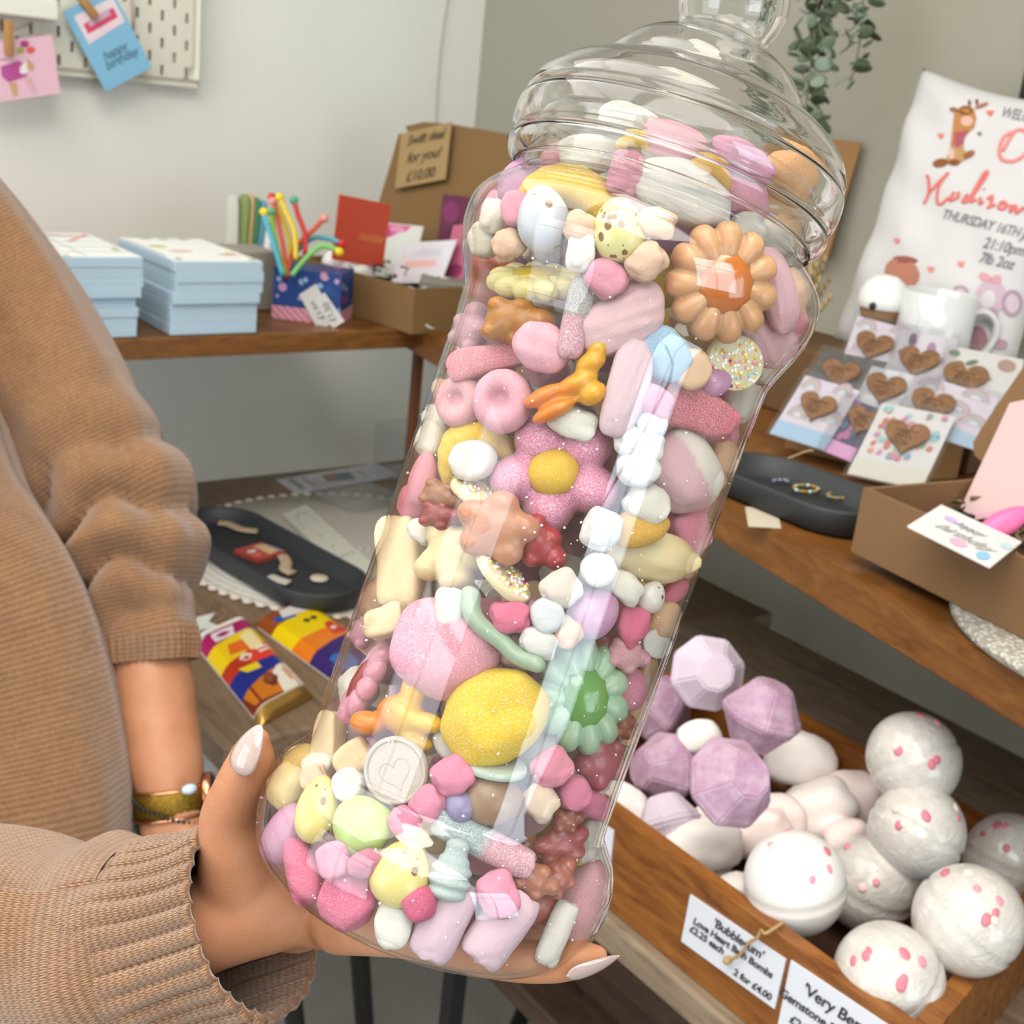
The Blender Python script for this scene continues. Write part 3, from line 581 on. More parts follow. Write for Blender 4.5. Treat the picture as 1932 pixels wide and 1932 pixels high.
b = BM(); lathe(b, [(0,0),(.011,0),(.012,.0015),(.011,.003),(0,.003)], Matrix.Translation(onT(602,1093,zt)), 24); solo('wooden_disc', b, M('cfc4b0', .6), 'small round pale disc at the near end of the oval tray', 'ornament')
q = [onT(x, y, zt+.004) for x, y in ((488,1056),(540,1040),(440,1038))]; c = Card(*q, .006); c.root('sweet_packet', M('b2493d', .3), 'small red and gold shiny packet in the oval tray', 'packet'); c.printed([('d8b48a', [(.5,.1),(.95,.2),(.95,.8),(.6,.9)]), ('e6d8d6', ell(.3,.6,.14,.1)), ('d86a5a', ell(.2,.3,.16,.12)), ('8f9cb0', rect(.9,.1,.98,.8))])
# plaque and acrylic
q = [onT(x, y, .012) for x, y in ((676,1105),(722,1080),(533,970))]; c = Card(q[0], q[1], q[2], .006); c.root('white_plaque', M('d3d3c6', .35), 'pale cream plaque with printed arch lying on the woven mat', 'plaque')
c.printed([('b7b8ab', s) for s in strokes([(.2,.75),(.25,.88),(.5,.94),(.75,.88),(.8,.75)], .03)] + [('a9a99c', ell(.4,.6,.04,.015)), ('a9a99c', ell(.45,.45,.04,.015)), ('a9a99c', ell(.8,.3,.04,.015)), ('b9baae', rect(.3,.3,.7,.32))])
c = Card(onT(600,962,.0065), onT(722,1050,.0065), onT(640,945,.0065), .004); 
M_ACR = clear_plastic('clear_acrylic', (.97, .975, .985, 1), 1.2)
def clear_box(p, ex, ey, h, label):
    b = BM(); T = .002
    for a, c2, inn in ((p, p+ex, ey.normalized()), (p+ey, p+ex+ey, -ey.normalized()), (p, p+ey, ex.normalized()), (p+ex, p+ex+ey, -ex.normalized())): prism(b, [a, c2, c2+inn*T, a+inn*T], (0,0,h))
    prism(b, [p, p+ex, p+ex+ey, p+ey], (0,0,.002)); return solo('acrylic_box', b, M_ACR, label, 'box', None, False)
p0 = onT(668, 968, .006); clear_box(p0, Vector((.12, .02, 0)), Vector((-.018, .10, 0)), .028, 'low clear acrylic box at the back of the woven mat beside the jar')
p0 = onT(712, 880, .001); p0.x -= .01; clear_box(Vector((1.10, 1.66, TZ+.001)), Vector((.13, 0, 0)), Vector((0, .09, 0)), .085, 'tall clear acrylic box at the back of the table left of the jar')
q = [onT(x, y, .0015) for x, y in ((560,932),(744,905),(521,905))]; q[1] = onT(752, 898, .0015); c = Card(*q, .001); c.root('leaflet', M('c9ccd2', .6), 'white printed leaflet lying at the back of the small table', 'leaflet')
c.printed([('6f8288', [(.36,.35),(.62,.25),(.66,.75),(.40,.85)]), ('a07a62', [(.38,.5),(.5,.45),(.5,.8),(.4,.84)]), ('8d9096', rect(.08,.2,.13,.9)), ('9a9da3', rect(.20,.3,.24,.85)), ('b0b3b8', rect(.72,.3,.76,.8))])
b = BM(); box(b, (.93, 1.775, TZ+.0005), (1.26, 1.779, TZ+.012)); 
bm_ = BM(); p = onT(395, 1165, .001)
pts = []
for k in range(10):
    a = math.pi*k/5 + .5; r = .040 if k % 2 == 0 else .017; pts.append(Vector((.567 + r*math.cos(a), 1.272 + r*math.sin(a), TZ+.0005)))
prism(bm_, pts, (0,0,.005)); solo('wooden_star', bm_, M('d8dcd8', .5), 'white wooden star tag on the table beside the sleeve', 'ornament', None, False)
b = BM(); tube(b, [Vector(t) for t in smooth_path([tuple(onT(x, y, .0015)) for x, y in ((378,1168),(400,1174),(420,1168),(426,1155),(416,1150))], 6)], .0011, 6); solo('twine_loop', b, M('a08663', .9), 'loop of tan twine tied to the white star', 'twine')
# chocolate bars ------------------------------------------------------------------
def bar(p_bl, p_br, p_tl, lab, shapes, h=.011):
    A, B, D = onT(*p_bl), onT(*p_br), onT(*p_tl); ex = B-A; ey = D-A; root = empty('chocolate_bar', lab, 'chocolate bar', A, 'chocolate bars on the table')
    b = BM(); n, m_ = 24, 10; g = []
    for i in range(n+1):
        row = []
        for j in range(m_+1):
            s, t = i/n, j/m_; dome = min(1, min(t, 1-t)*6)**.5; e = min(1, min(s, 1-s)*14)
            row.append(b.verts.new(A + ey*s + ex*t + Vector((0,0,.0008 + h*dome*(.35 + .65*e) + (.0012*math.sin(t*31 + s*3) if e < 1 else 0)))))
        g.append(row)
    for i in range(n):
        for j in range(m_):
            f = b.faces.new((g[i][j], g[i][j+1], g[i+1][j+1], g[i+1][j])); f.material_index = 1 if i < 2 or i >= n-1 else 0
    b2 = bmesh.ops.extrude_face_region(b, geom=b.faces[:])
    for q in b2['geom']:
        if isinstance(q, bmesh.types.BMVert): q.co.z = TZ + .0004
    child('wrapper', b, [M('e9e4d8', .3), M('c79a52', .28, .8)], root)
    c = Card(A, B, D); c.o = root
    def up(x, y): t = max(0, min(1, x)); return h*min(1, min(t, 1-t)*6)**.5 + .0016
    bb = BM(); ms = []; ix = {}
    for k, (hx, pts) in enumerate(shapes):
        if hx not in ix: ix[hx] = len(ms); ms.append(M(hx, .28))
        xs = sorted(set([q[0] for q in pts]))
        # clip the polygon into strips across the bar so that it follows the wrapper
        x0, x1 = max(0.001, min(xs)), min(.999, max(xs)); N = max(2, int((x1-x0)*14)); prev = None
        for j in range(N+1):
            x = x0 + (x1-x0)*j/N; ys = []
            for (xa, ya), (xb, yb) in zip(pts, pts[1:]+pts[:1]):
                if (xa-x)*(xb-x) <= 0 and abs(xa-xb) > 1e-9: ys.append(ya + (yb-ya)*(x-xa)/(xb-xa))
            if len(ys) < 2: prev = None; continue
            lo, hi = min(ys), max(ys); cur = [bb.verts.new(A + ex*x + ey*max(.09,min(.96,y)) + Vector((0,0,up(x, y) + .00004*k))) for y in (lo, hi)]
            if prev: f = bb.faces.new((prev[0], cur[0], cur[1], prev[1])); f.material_index = ix[hx]
            prev = cur
    child('printed_wrapper_design', bb, ms, root, False); return root
def band(y0, y1, y2, y3): return [(0,y0),(.5,(y0+y2)/2+.02),(1,y2),(1,y3),(.5,(y1+y3)/2+.02),(0,y1)]
bar((490,1372),(594,1316),(362,1212),'colourful wrapped chocolate bar with gold foil ends, nearer the table corner',
    [('7a2c14', rect(0,.08,1,.40)), ('c9741c', [(.05,.12),(.7,.10),(.95,.25),(.5,.38),(.0,.36)]), ('e4dccd', [(.55,.09),(1,.09),(1,.34),(.8,.36),(.62,.3)]), ('6a3420', ell(.52,.25,.13,.075)), ('8d4a2c', ell(.50,.27,.09,.05)), ('1f2c84', band(.24,.42,.36,.50)), ('b3361f', band(.42,.54,.46,.64)), ('e8c61a', band(.54,.76,.60,.80)), ('d8402a', [(.45,.46),(1,.44),(1,.62),(.5,.60)]), ('dd6a24', [(.25,.62),(.6,.6),(.6,.72),(.28,.73)]), ('e9d9a0', [(.6,.58),(.85,.58),(.9,.8),(.6,.76)]),
     ('e3cc22', [(.22,.40),(.62,.38),(.6,.45),(.2,.46)]), ('a81b60', band(.76,.90,.82,.92)), ('ddd8df', [(.15,.80),(.60,.80),(.64,.90),(.2,.9)]), ('a81b60', ell(.4,.85,.14,.025)), ('e7e2da', rect(0,.92,1,.96)), ('e6d9cf', ell(.44,.54,.12,.04)), ('b3361f', ell(.44,.53,.07,.022)), ('f0e4e0', rect(.68,.52,.92,.54)), ('f0e4e0', rect(.66,.56,.9,.58))])
bar((660,1312),(760,1262),(478,1180),'second wrapped chocolate bar with yellow, orange and purple bands, half behind the jar',
    [('352068', rect(0,.08,1,.52)), ('2f6cb8', ell(.3,.22,.2,.10)), ('e07a1a', band(.40,.58,.46,.62)), ('e8c90e', band(.58,.80,.58,.84)), ('c8422f', [(.62,.5),(1,.46),(1,.66),(.66,.64)]), ('e6d2cc', rect(.7,.55,.94,.58)), ('4a3a28', ell(.55,.74,.07,.03)), ('4a3a28', ell(.68,.74,.07,.03)), ('8f4a1f', band(.80,.96,.84,.96)), ('1c57a8', [(.1,.84),(.5,.82),(.5,.88),(.12,.90)]), ('dcd7cf', [(.3,.86),(1,.82),(1,.95),(.34,.95)])])
# ================================================================= things along the right wall
onS = lambda x, y, h=0: on_z(x, y, SZ+h)
# hanging eucalyptus
M_LEAF = [M('68765f', .6), M('525f45', .6), M('7a8b78', .6), M('454f36', .6)]
eu = empty('hanging_eucalyptus', 'artificial eucalyptus garland hanging in front of the right wall above the jar lid', 'plant', at(1560, -120, 1.5))
rr = random.Random(21)
for si, (path, spread, n) in enumerate((([(1560,-160),(1545,-40),(1537,60),(1527,150),(1520,220),(1524,262)], 44, 120), ([(1610,-160),(1625,-40),(1628,20),(1622,80),(1612,130),(1604,152)], 30, 34), ([(1590,-160),(1575,-50),(1560,40),(1545,110)], 30, 30))):
    d = 1.50; pts = [Vector(p) for p in smooth_path([tuple(at(x, y, d)) for x, y in path], 6)]
    b = BM(); tube(b, pts, .0013, 6); child('stem', b, M('6b6b50', .7), eu)
    b = BM()
    for k in range(n):
        t = rr.random()*(len(pts)-1.001); i = int(t); p = pts[i].lerp(pts[i+1], t-i); a = rr.uniform(0, 6.28); out = (CAMX*math.cos(a) + Vector((0,0,1))*math.sin(a)*.35 + CAMZ*rr.uniform(-.5,.6)).normalized(); L = rr.uniform(.25, 1)*spread*d/F_PX
        s = rr.uniform(.0075, .0135); nrm = (Vector((rr.uniform(-1,1), rr.uniform(-1,1), rr.uniform(.1,1)))).normalized(); c = p + out*L; n0 = len(b.faces)
        superell(b, 1, 1, place(c, nrm, out, (s, s*.72, .0007)), 4, 10); b.faces.ensure_lookup_table()
        for f in b.faces[n0:]: f.material_index = (k*7 + si) % 4
        if k % 3 == 0: tube(b, [p, c], .0006, 4)
    child('foliage', b, M_LEAF, eu)
# kraft panel and dried grass behind the lid
q = [on_plane(x, y, (1.27, 1.2, 0), (-1, -.25, .1)) for x, y in ((1440,470),(1560,490),(1500,255))]; c = Card(q[0], q[1], q[2], .004); c.root('kraft_box_lid', M('9a7448', .8), 'brown kraft box lid standing behind the jar lid', 'box lid')
gr = empty('dried_grass', 'bunch of dried tan grass behind the right side of the jar lid', 'dried grass', onS(1490, 640)); b = BM()
for k in range(70):
    a = Vector(at(1500 + rr.uniform(-12, 12), 650, 1.42)); e = Vector(at(1525 + rr.gauss(0, 20), 500 + rr.gauss(0, 30), 1.42 + rr.uniform(-.03, .03))); tube(b, [a, a.lerp(e, .5) + CAMX*rr.uniform(-.004,.004), e], .0009, 4)
    for t in (.75, .85, .95): ball(b, a.lerp(e, t), (.0028, .0028, .005), None, 4, 6)
child('stalks', b, M('a58f66', .9), gr)
# pillow ---------------------------------------------------------------------------
pl_o = on_plane(1545, 640, (1.20, 0, 0), (1, 0, 0)); 
PP0 = Vector((1.365, 0, SZ)); PN = Vector((-.955, -.16, .25)).normalized()
ptl, pbl, ptr = on_plane(1742, 128, PP0, PN), on_plane(1570, 650, PP0, PN), on_plane(2090, 205, PP0, PN)
pc = Card(pbl, pbl + (ptr - ptl), ptl, .001); NP_ = 56
b = BM(); gF, gB = [], []
def pbulge(s, t): 
    e = (max(0, 1-(2*s-1)**4)*max(0, 1-(2*t-1)**4))**.5; f = noise.noise(Vector((s*5, t*7, 3)))*.006 + .004*math.sin(t*26 + s*9)*math.exp(-s*5) 
    return .042*e + f*min(1, e*3)
for i in range(NP_+1):
    rf, rb = [], []
    for j in range(NP_+1):
        s, t = i/NP_, j/NP_; ins = .035*(math.sin(math.pi*t))*(1 if s < .5 else -1)*abs(2*s-1)**3; inz = .03*math.sin(math.pi*s)*(1 if t < .5 else -1)*abs(2*t-1)**3
        ins += .012*noise.noise(Vector((t*9, 1, s)))*max(0, 1-3*s); p = pc.at(s+ins, t+inz); z = pbulge(s, t); rf.append(b.verts.new(p + pc.nz*z)); rb.append(b.verts.new(p - pc.nz*(z*.6+.0005)))
    gF.append(rf); gB.append(rb)
for i in range(NP_):
    for j in range(NP_):
        b.faces.new((gF[i][j], gF[i+1][j], gF[i+1][j+1], gF[i][j+1])); b.faces.new((gB[i][j], gB[i][j+1], gB[i+1][j+1], gB[i+1][j]))
bmesh.ops.remove_doubles(b, verts=b.verts, dist=.0012)
from mathutils.bvhtree import BVHTree
PBVH = BVHTree.FromBMesh(b)
s_ = NT('pillow_fabric'); s_.set(Base_Color='c4c2c1', Roughness=.9); s_.bump(s_.noise(s_.coord('Object'), 9, 4, .5, .6), .35, .01)
PIL = solo('printed_pillow', b, s_.m, 'white newborn gift pillow printed with animals and coral lettering, against the right wall', 'pillow')
def onpil(px, py, l=.0012):
    """a point of the pillow front seen at that place"""
    return onpil3(EYE + cray(px, py), l)
def onpil3(P, l):
    d = (P - EYE).normalized(); h = PBVH.ray_cast(EYE, d)
    return h[0] - d*l if h[0] is not None else on_plane(*(lambda q: (CX + F_PX*q.x/q.z, CX + F_PX*q.y/q.z))(ROT.transposed() @ (P - EYE)), pc.p0, pc.nz)
def pil_print(name, shapes):
    b = BM(); ms = []; ix = {}
    for k, (h, pts) in enumerate(shapes):
        if h not in ix: ix[h] = len(ms); ms.append(M(h, .85))
        try: f = bm_face(b, [onpil(x, y, .0012 + .00006*k) for x, y in pts]); f.material_index = ix[h]
        except ValueError: pass
    return child(name, b, ms, PIL, False)
E_ = lambda cx, cy, rx, ry, r=0: ell(cx, cy, rx, ry, 14, r)
pil_print('printed_giraffe', [('a8743f', [(1800,215),(1812,205),(1838,206),(1842,222),(1838,240),(1815,262),(1800,258),(1797,240)]), ('7d4a1c', E_(1822,208,14,9)), ('c9a08f', E_(1824,228,12,10)), ('8a5a48', E_(1800,207,9,5,.2)), ('9a6452', E_(1852,199,14,4,-.35)), ('6b4520', E_(1843,192,3,6)), ('6b4520', E_(1829,194,3,6)), ('a8683f', [(1797,245),(1818,262),(1816,290),(1800,300),(1793,280)]), ('9c4a56', [(1796,252),(1812,248),(1828,246),(1820,258),(1816,275),(1804,280),(1796,268)]), ('a98456', [(1796,276),(1815,272),(1822,288),(1826,298),(1810,306),(1782,308),(1788,292)]), ('c9a5a0', E_(1795,290,6,10)), ('7d4a20', E_(1774,307,15,8,-.2)), ('7d4420', E_(1800,306,11,6)), ('8a5428', E_(1828,291,12,6,-.5))])
HRT = lambda x, y, w: [(x + (a)*w, y - bb*w) for a, bb in heart(0, 0, 1, 1, 16)]
pil_print('printed_hearts', [('c9675f', HRT(1868,213,14)), ('c9776f', HRT(1775,256,13)), ('7a6a6c', E_(1848,252,4,4)), ('cf7f78', HRT(1692,454,13)), ('cf7f78', HRT(1756,508,14)), ('cf7f78', HRT(1813,498,14))])
pil_print('printed_bear', [('a9705c', E_(1702,515,34,28,.4)), ('b98878', E_(1700,520,18,15)), ('8a4f40', E_(1708,490,24,7,.1))])
pil_print('printed_elephant', [('b9a2ae', E_(1870,560,30,32)), ('a18a98', E_(1812,552,16,14)), ('c9b2bb', E_(1812,553,10,9)), ('a18a98', E_(1910,572,20,26)), ('c4b0ba', E_(1910,573,13,18)), ('c58f98', E_(1858,523,12,8,.5)), ('c58f98', E_(1880,527,10,8,-.5)), ('b77a86', E_(1869,527,4,4)), ('a58e9c', [(1866,580),(1880,582),(1884,600),(1874,606),(1866,596)]), ('a58792', E_(1888,650,14,10)), ('96707a', E_(1840,640,24,26))])
def script(polys, w, h, name):
    b = BM()
    for pl in polys:
        pts = smooth_path(pl, 6)
        tube(b, [onpil(p[0], p[1], .0010) for p in pts], (.0006, w*1.3/F_PX/2), 6, ref=pc.nz)
    return child(name, b, M(h, .85), PIL)
script([[(1743,385),(1752,365),(1752,340),(1748,330)], [(1752,365),(1770,345),(1790,325)], [(1790,325),(1772,350),(1768,378),(1775,385),(1790,372)], [(1800,362),(1792,378),(1806,372),(1808,362),(1808,374)], [(1826,366),(1816,380),(1828,376),(1856,328),(1862,330),(1835,370),(1832,380),(1842,376)], [(1850,372),(1848,384),(1856,380)], [(1856,356),(1857,357)], [(1862,376),(1872,370),(1868,388),(1862,392),(1878,386)], [(1890,380),(1884,392),(1894,394),(1898,384),(1890,380),(1902,388)], [(1908,386),(1906,400),(1916,388),(1918,402),(1932,392),(1944,404)]], 7, 'cf6d66', 'lettering')
script([[(1915,248),(1895,258),(1886,280),(1890,300),(1912,304),(1935,290),(1946,265),(1935,248),(1915,248),(1892,285)], [(1946,300),(1960,270),(1966,300),(1990,300)]], 8, 'd8817b', 'lettering')
def pil_text(st, px, py, px2, py2, size, h='77767a'):
    a, bb = onpil(px, py), onpil(px2, py2); x = (bb-a).normalized(); c = Card(a, a + x*.1, a + pc.nz.cross(x)*.1); c.o = PIL; t = c.text(st, 0, 0, size, h, .15, 'LEFT', lift=.0012, bold=.0002, xs=.8)
    mw = Matrix.Translation(PIL.location) @ t.matrix_basis; mi = mw.inverted()
    for q in t.data.vertices: q.co = mi @ onpil3(mw @ q.co, .0012)
pil_text('WELCOME', 1890, 212, 1932, 220, .0155); pil_text('THURSDAY 16TH JANUARY', 1778, 404, 1925, 440, .0150); pil_text('21:10pm', 1856, 458, 1925, 473, .0165); pil_text('7lb 2oz', 1848, 486, 1925, 503, .0165)
b = BM(); box(b, (-.10, -.035, 0), (.10, .035, 1), Matrix.Translation((pbl.x-.01, pbl.y-.05, SZ+.001)) @ Matrix.Rotation(1.45, 4, 'Z') @ Matrix.Diagonal((1,1,max(.03, pbl.z-SZ-.012),1)), None or 0); solo('wooden_block', b, M('5a3f26', .6), 'dark brown block under the pillow at the back of the shelf', 'block', None, False)
# black post at the edge
pp = on_plane(1972, 178, (1.40, 0, 0), (1, 0, 0)); b = BM(); box(b, (pp.x-.03, pp.y-.02, pp.z-.06), (pp.x, pp.y+.014, CZ-.001)); solo('black_post', b, M('0c0c0d', .5), 'black upright post at the top right edge', 'post', None, False)
# mug ------------------------------------------------------------------------------
MD = 1.33; RZ = 1.150
b = BM(); box(b, (1.115, .66, SZ+.001), (1.232, 1.0, RZ), bev=.002); solo('wooden_riser', b, M('5f4427', .6), 'brown riser behind the keepsake cards carrying mug and doll', 'riser', None, False)
MC0 = 0; mt, mb = at(1775, 558, MD), at(1757, 690, MD); r = 70*MD/F_PX; mc = Vector((mt.x, mt.y, RZ + .0005)); top = mt.z + .004
mug = empty('white_mug', 'plain glossy white mug with its handle to the right, in front of the pillow', 'mug', mc)
b = BM(); H = top - mc.z; lathe(b, [(0,0),(r*.9,0),(r*.97,.004),(r,.012),(r,H-.001),(r-.0015,H),(r-.003,H-.001),(r-.0035,.012),(r*.8,.006),(0,.006)], Matrix.Translation(mc), 56); child('cup', b, M('c8caca', .12, 0, .5, .4), mug)
b = BM(); hd = CAMX.copy(); hd.z = 0; hd.normalize(); pts = [mc + hd*(r-.002+x) + Vector((0,0,z)) for x, z in ((0,H*.78),(.014,H*.80),(.027,H*.68),(.029,H*.48),(.022,H*.28),(.008,H*.17),(0,H*.19))]
tube(b, [Vector(p) for p in smooth_path([tuple(p) for p in pts], 6)], (.0042, .0058), 10); child('handle', b, M('c8caca', .12, 0, .5, .4), mug)
# little round-headed doll with a white cap
gd = 1.36; gp = at(1665, 575, gd); doll = empty('capped_doll', 'small brown doll face under a round white cap beside the mug', 'doll', (gp.x, gp.y, RZ+.0005))
rg = 45*gd/F_PX; b = BM(); superell(b, .9, 1, place(gp, (0,0,1), None, (rg*.92, rg*.92, rg*.95)), 18, 26); box(b, (gp.x-rg*.6, gp.y-rg*.6, RZ+.0005), (gp.x+rg*.6, gp.y+rg*.6, gp.z-rg*.7), bev=.002); child('face', b, M('8f6a47', .7), doll)
b = BM(); lathe(b, [(rg*.99,-.005),(rg*1.05,-.003),(rg*1.05,.004),(rg*1.0,rg*.45),(rg*.8,rg*.85),(rg*.45,rg*1.12),(0,rg*1.2)], place(at(1665,572,gd), (0,0,1)), 32); child('cap', b, M('d8d9d6', .7), doll)
b = BM(); v = (EYE-gp).normalized()
for dx in (-.4, .42): ball(b, at(1665+dx*45, 577, gd) + v*rg*.86, (.004, .004, .004))
child('eyes', b, M('1d1512', .3), doll)
# keepsake heart cards ---------------------------------------------------------------
KP = onS(1620, 895); KN = Vector((-.66, -.33, .67)).normalized()
M_CELLO = clear_plastic('cellophane', (.96, .96, .97, 1), 2.2); M_HRT = M_wood('heart_wood', '5d3d22', '75502e', '8a6540', (20, 20, 20), .6, .2)
RB = [('b6a2b4', .20), ('c9b39f', .155), ('9fb1b3', .115), ('d8d4da', .08)]
def rainbow(cx, cy, s=1): return [(h, [(cx + r*s*math.cos(a)*1.0, cy + r*s*math.sin(a)*1.15) for a in [math.pi*k/10 for k in range(11)]] ) for h, r in RB]
def dots(seed, cols, n=26, r=.045):
    q = random.Random(seed); return [(q.choice(cols), ell(q.uniform(.06,.94), q.uniform(.3,.95), r, r*.85, 8, q.random())) for _ in range(n)]
KC = [ # bl, br, tl, heart centre/width, design, footer, depth step, label
 ([(1585,690),(1700,722),(1618,596)], (1648,650,62), 'rb', None, .000, 'keepsake card with pastel rainbows, back row leftmost, topmost in the display'),
 ([(1672,728),(1780,752),(1700,620)], (1733,680,66), 'dot', None, .004, 'keepsake card with purple leaf print in the back row, middle'),
 ([(1760,770),(1905,800),(1790,652)], (1820,712,72), 'leaf', None, .008, 'keepsake card with green leaf print in the back row, rightmost'),
 ([(1516,720),(1635,745),(1556,660)], (1585,703,62), 'black', None, .012, 'keepsake card with a dark speckled print in the middle row, left'),
 ([(1605,770),(1730,800),(1645,690)], (1670,730,66), 'grey', None, .016, 'keepsake card with grey white print in the middle row, centre'),
 ([(1690,800),(1840,850),(1735,705)], (1758,762,72), 'rb', 'a9c4d8', .020, 'keepsake card with rainbows in the middle row, right'),
 ([(1452,818),(1555,850),(1520,708)], (1542,765,62), 'rb', '9fc0da', .024, 'keepsake card with rainbows and a blue footer in the front row, left'),
 ([(1544,848),(1606,872),(1595,748)], (1630,792,60), 'navy', 'd39ac6', .022, 'keepsake card with navy flower print and pink footer in the front row'),
 ([(1598,895),(1738,925),(1665,760)], (1710,822,72), 'multi', 'd6d3c4', .030, 'large keepsake card with multicoloured drops, front row right')]
for k, (pxs, (hx, hy, hw), des, foot, st, lab) in enumerate(KC):
    P = KP + KN*st; q = [on_plane(x, y, P, KN) for x, y in pxs]; c = Card(*q, .0008)
    base = {'rb':'d3ccd4','dot':'d6d2d6','leaf':'d6d4cc','black':'45433f','grey':'d2d3d4','navy':'3b3a5c','multi':'d8d6d2'}[des]; c.root('keepsake_card', M(base, .5), lab, 'keepsake card', 'heart keepsake cards on display'); sh = []
    if des == 'rb':
        for x, y in ((.2,.8),(.75,.85),(.85,.4),(.25,.35),(.6,.55)): sh += rainbow(x, y, .9)
    elif des == 'dot': sh = [('6a4a72', ell(.25,.85,.07,.12)), ('a87aa0', ell(.6,.75,.08,.13)), ('8a6a92', ell(.12,.6,.08,.05)), ('b99ab8', ell(.85,.6,.08,.06))]
    elif des == 'leaf': sh = [('6f8a62', ell(.1,.9,.08,.05)), ('54704a', ell(.35,.8,.09,.04,10,.5)), ('8a6f52', ell(.2,.75,.06,.05)), ('a98a78', ell(.8,.85,.12,.10)), ('b98a62', ell(.6,.6,.06,.03)), ('7d8f6a', ell(.9,.4,.05,.08))]
    elif des == 'black': sh = dots(k, ['6a6862', '8a8880', '2f2d2b'], 40, .02)
    elif des == 'grey': sh = dots(k, ['bcc3c9', 'c9c3c0', 'aab4bd'], 24, .04)
    elif des == 'navy': sh = dots(k, ['b06a92', 'c98a62', '4a6a82', '8a5a8a'], 16, .09)
    elif des == 'multi': sh = dots(k, ['c97a6a', '7aaac9', 'c98aaa', '7aa98a', '8fc4c0', 'd29a7a'], 46, .045)
    if foot: sh.append((foot, rect(0, 0, 1, .24)))
    c.printed(sh)
    if foot: c.text('grandparents' if k == 6 else ('a little hug' if des == 'navy' else 'to my Grandparent'), .5, .12, .010 if k != 7 else .006, '4a5560', .3)
    hp = on_plane(hx, hy, P + KN*.004, KN); b = BM(); s = hw*depth_of(hp)/F_PX*1.15; xx = c.ex.normalized(); yy = c.nz.cross(xx)
    pts = [hp + xx*a*s + yy*(bb*s*.9) - c.nz*.003 for a, bb in heart(0, 0, 1, 1, 36)]; prism(b, pts, c.nz*.0045); 
    hh = child('wooden_heart', b, M_HRT, c.o, False)
    b = BM(); tube(b, [hp + xx*(x*s*.16-s*.05) + yy*(y*s*.16-s*.1) + c.nz*.0016 for x, y in ell(0,0,1,1,18)], .0005, 4, False); tube(b, [hp + xx*(x*s*.08-s*.05) + yy*(y*s*.08-s*.1) + c.nz*.0016 for x, y in ell(0,0,1,1,14)], .0005, 4, False); tube(b, [hp + xx*s*(-.25+.07*i) + yy*s*(.1+.02*(i%2)) + c.nz*.0016 for i in range(8)], .0005, 4); g = link('engraving', to_mesh(b, 'engraving', True, Matrix.Translation(-c.o.location)), M('3f2815', .8), hh)
    b = BM(); cc = Card(c.at(-.05,-.05,.0045), c.at(1.07,-.05,.0045), c.at(-.05,1.06,.0045)); prism(b, [cc.at(0,0), cc.at(1,0), cc.at(1,1), cc.at(0,1)], c.nz*.0006); link('clear_sleeve', to_mesh(b, 'clear_sleeve', False, Matrix.Translation(-c.o.location)), M_CELLO, c.o)
# slanted stand behind the cards
b = BM(); w0, w1, w2 = [on_plane(x, y, KP - KN*.006, KN) for x, y in ((1490,790),(1745,880),(1640,640))]; w2 = w0.lerp(w2, .55); s3 = w1 + (w2-w0); zz = SZ + .001
for p in (w0, w1): p.z = max(p.z, zz)
foot_ = [Vector((p.x, p.y, zz)) for p in (s3, w2)]
vs = [b.verts.new(p) for p in (Vector((w0.x,w0.y,zz)), Vector((w1.x,w1.y,zz)), foot_[0], foot_[1], w0 + Vector((0,0,.004)), w1 + Vector((0,0,.004)), s3, w2)]
for f in ((0,1,2,3),(4,7,6,5),(0,4,5,1),(1,5,6,2),(2,6,7,3),(3,7,4,0)): b.faces.new([vs[i] for i in f])
solo('card_stand', b, M('8f6a3f', .7), 'slanted kraft stand holding the keepsake cards', 'stand', None, False)
# dark tray with beaded rings -----------------------------------------------------------
a0, a1 = onS(1420, 880, .022), onS(1600, 950, .022); d = a1-a0; d.z = 0; TM = Matrix.Translation(Vector(((a0.x+a1.x)/2+.004, (a0.y+a1.y)/2, SZ+.0006))) @ frame((0,0,1), d).to_4x4()
b = BM(); stadium(b, TM, d.length+.07, .098, .024, .005); solo('oval_tray', b, M('262a2c', .55), 'dark grey oval tray with beaded jewellery on the right shelf', 'tray')
zr = SZ + .0085
def beads(center, rx, ry, n, cols, lab, a0=0, a1=6.283, br=.0016, rise=.0):
    P = on_z(*center, zr); root = empty('beaded_ring', lab, 'ring', P, 'beaded rings in the dark tray'); b = BM(); pts = []
    for k in range(n):
        a = a0 + (a1-a0)*k/n; p = P + Vector((rx*math.cos(a), ry*math.sin(a), .0017)); pts.append(p); n0 = len(b.faces); ball(b, p, br, None, 5, 7); b.faces.ensure_lookup_table()
        for f in b.faces[n0:]: f.material_index = k % len(cols)
    child('beads', b, [M(c, .2, .6 if c in ('b8902c','a67f22') else 0) for c in cols], root); return root
beads((1520,905), .012, .010, 24, ['b8902c','a67f22','3f8f8a','b8902c'], 'gold and teal beaded ring in the dark tray, farther one'); beads((1520,925), .013, .009, 26, ['b8902c','b8902c','a67f22','d8dde0','3f8f8a'], 'gold and pearl beaded ring in the middle of the dark tray'); beads((1580,938), .011, .007, 22, ['a67f22','b8902c','5a8f9a'], 'gold beaded ring at the right end of the dark tray')
beads((1468,912), .012, .004, 14, ['8f98a8','3a3f8a','a8aeb8'], 'grey and blue bead strand in the dark tray', -.6, 2.2, .0012); beads((1425,874), .014, .009, 24, ['d6d3cf'], 'white beaded hoop at the left end of the dark tray')
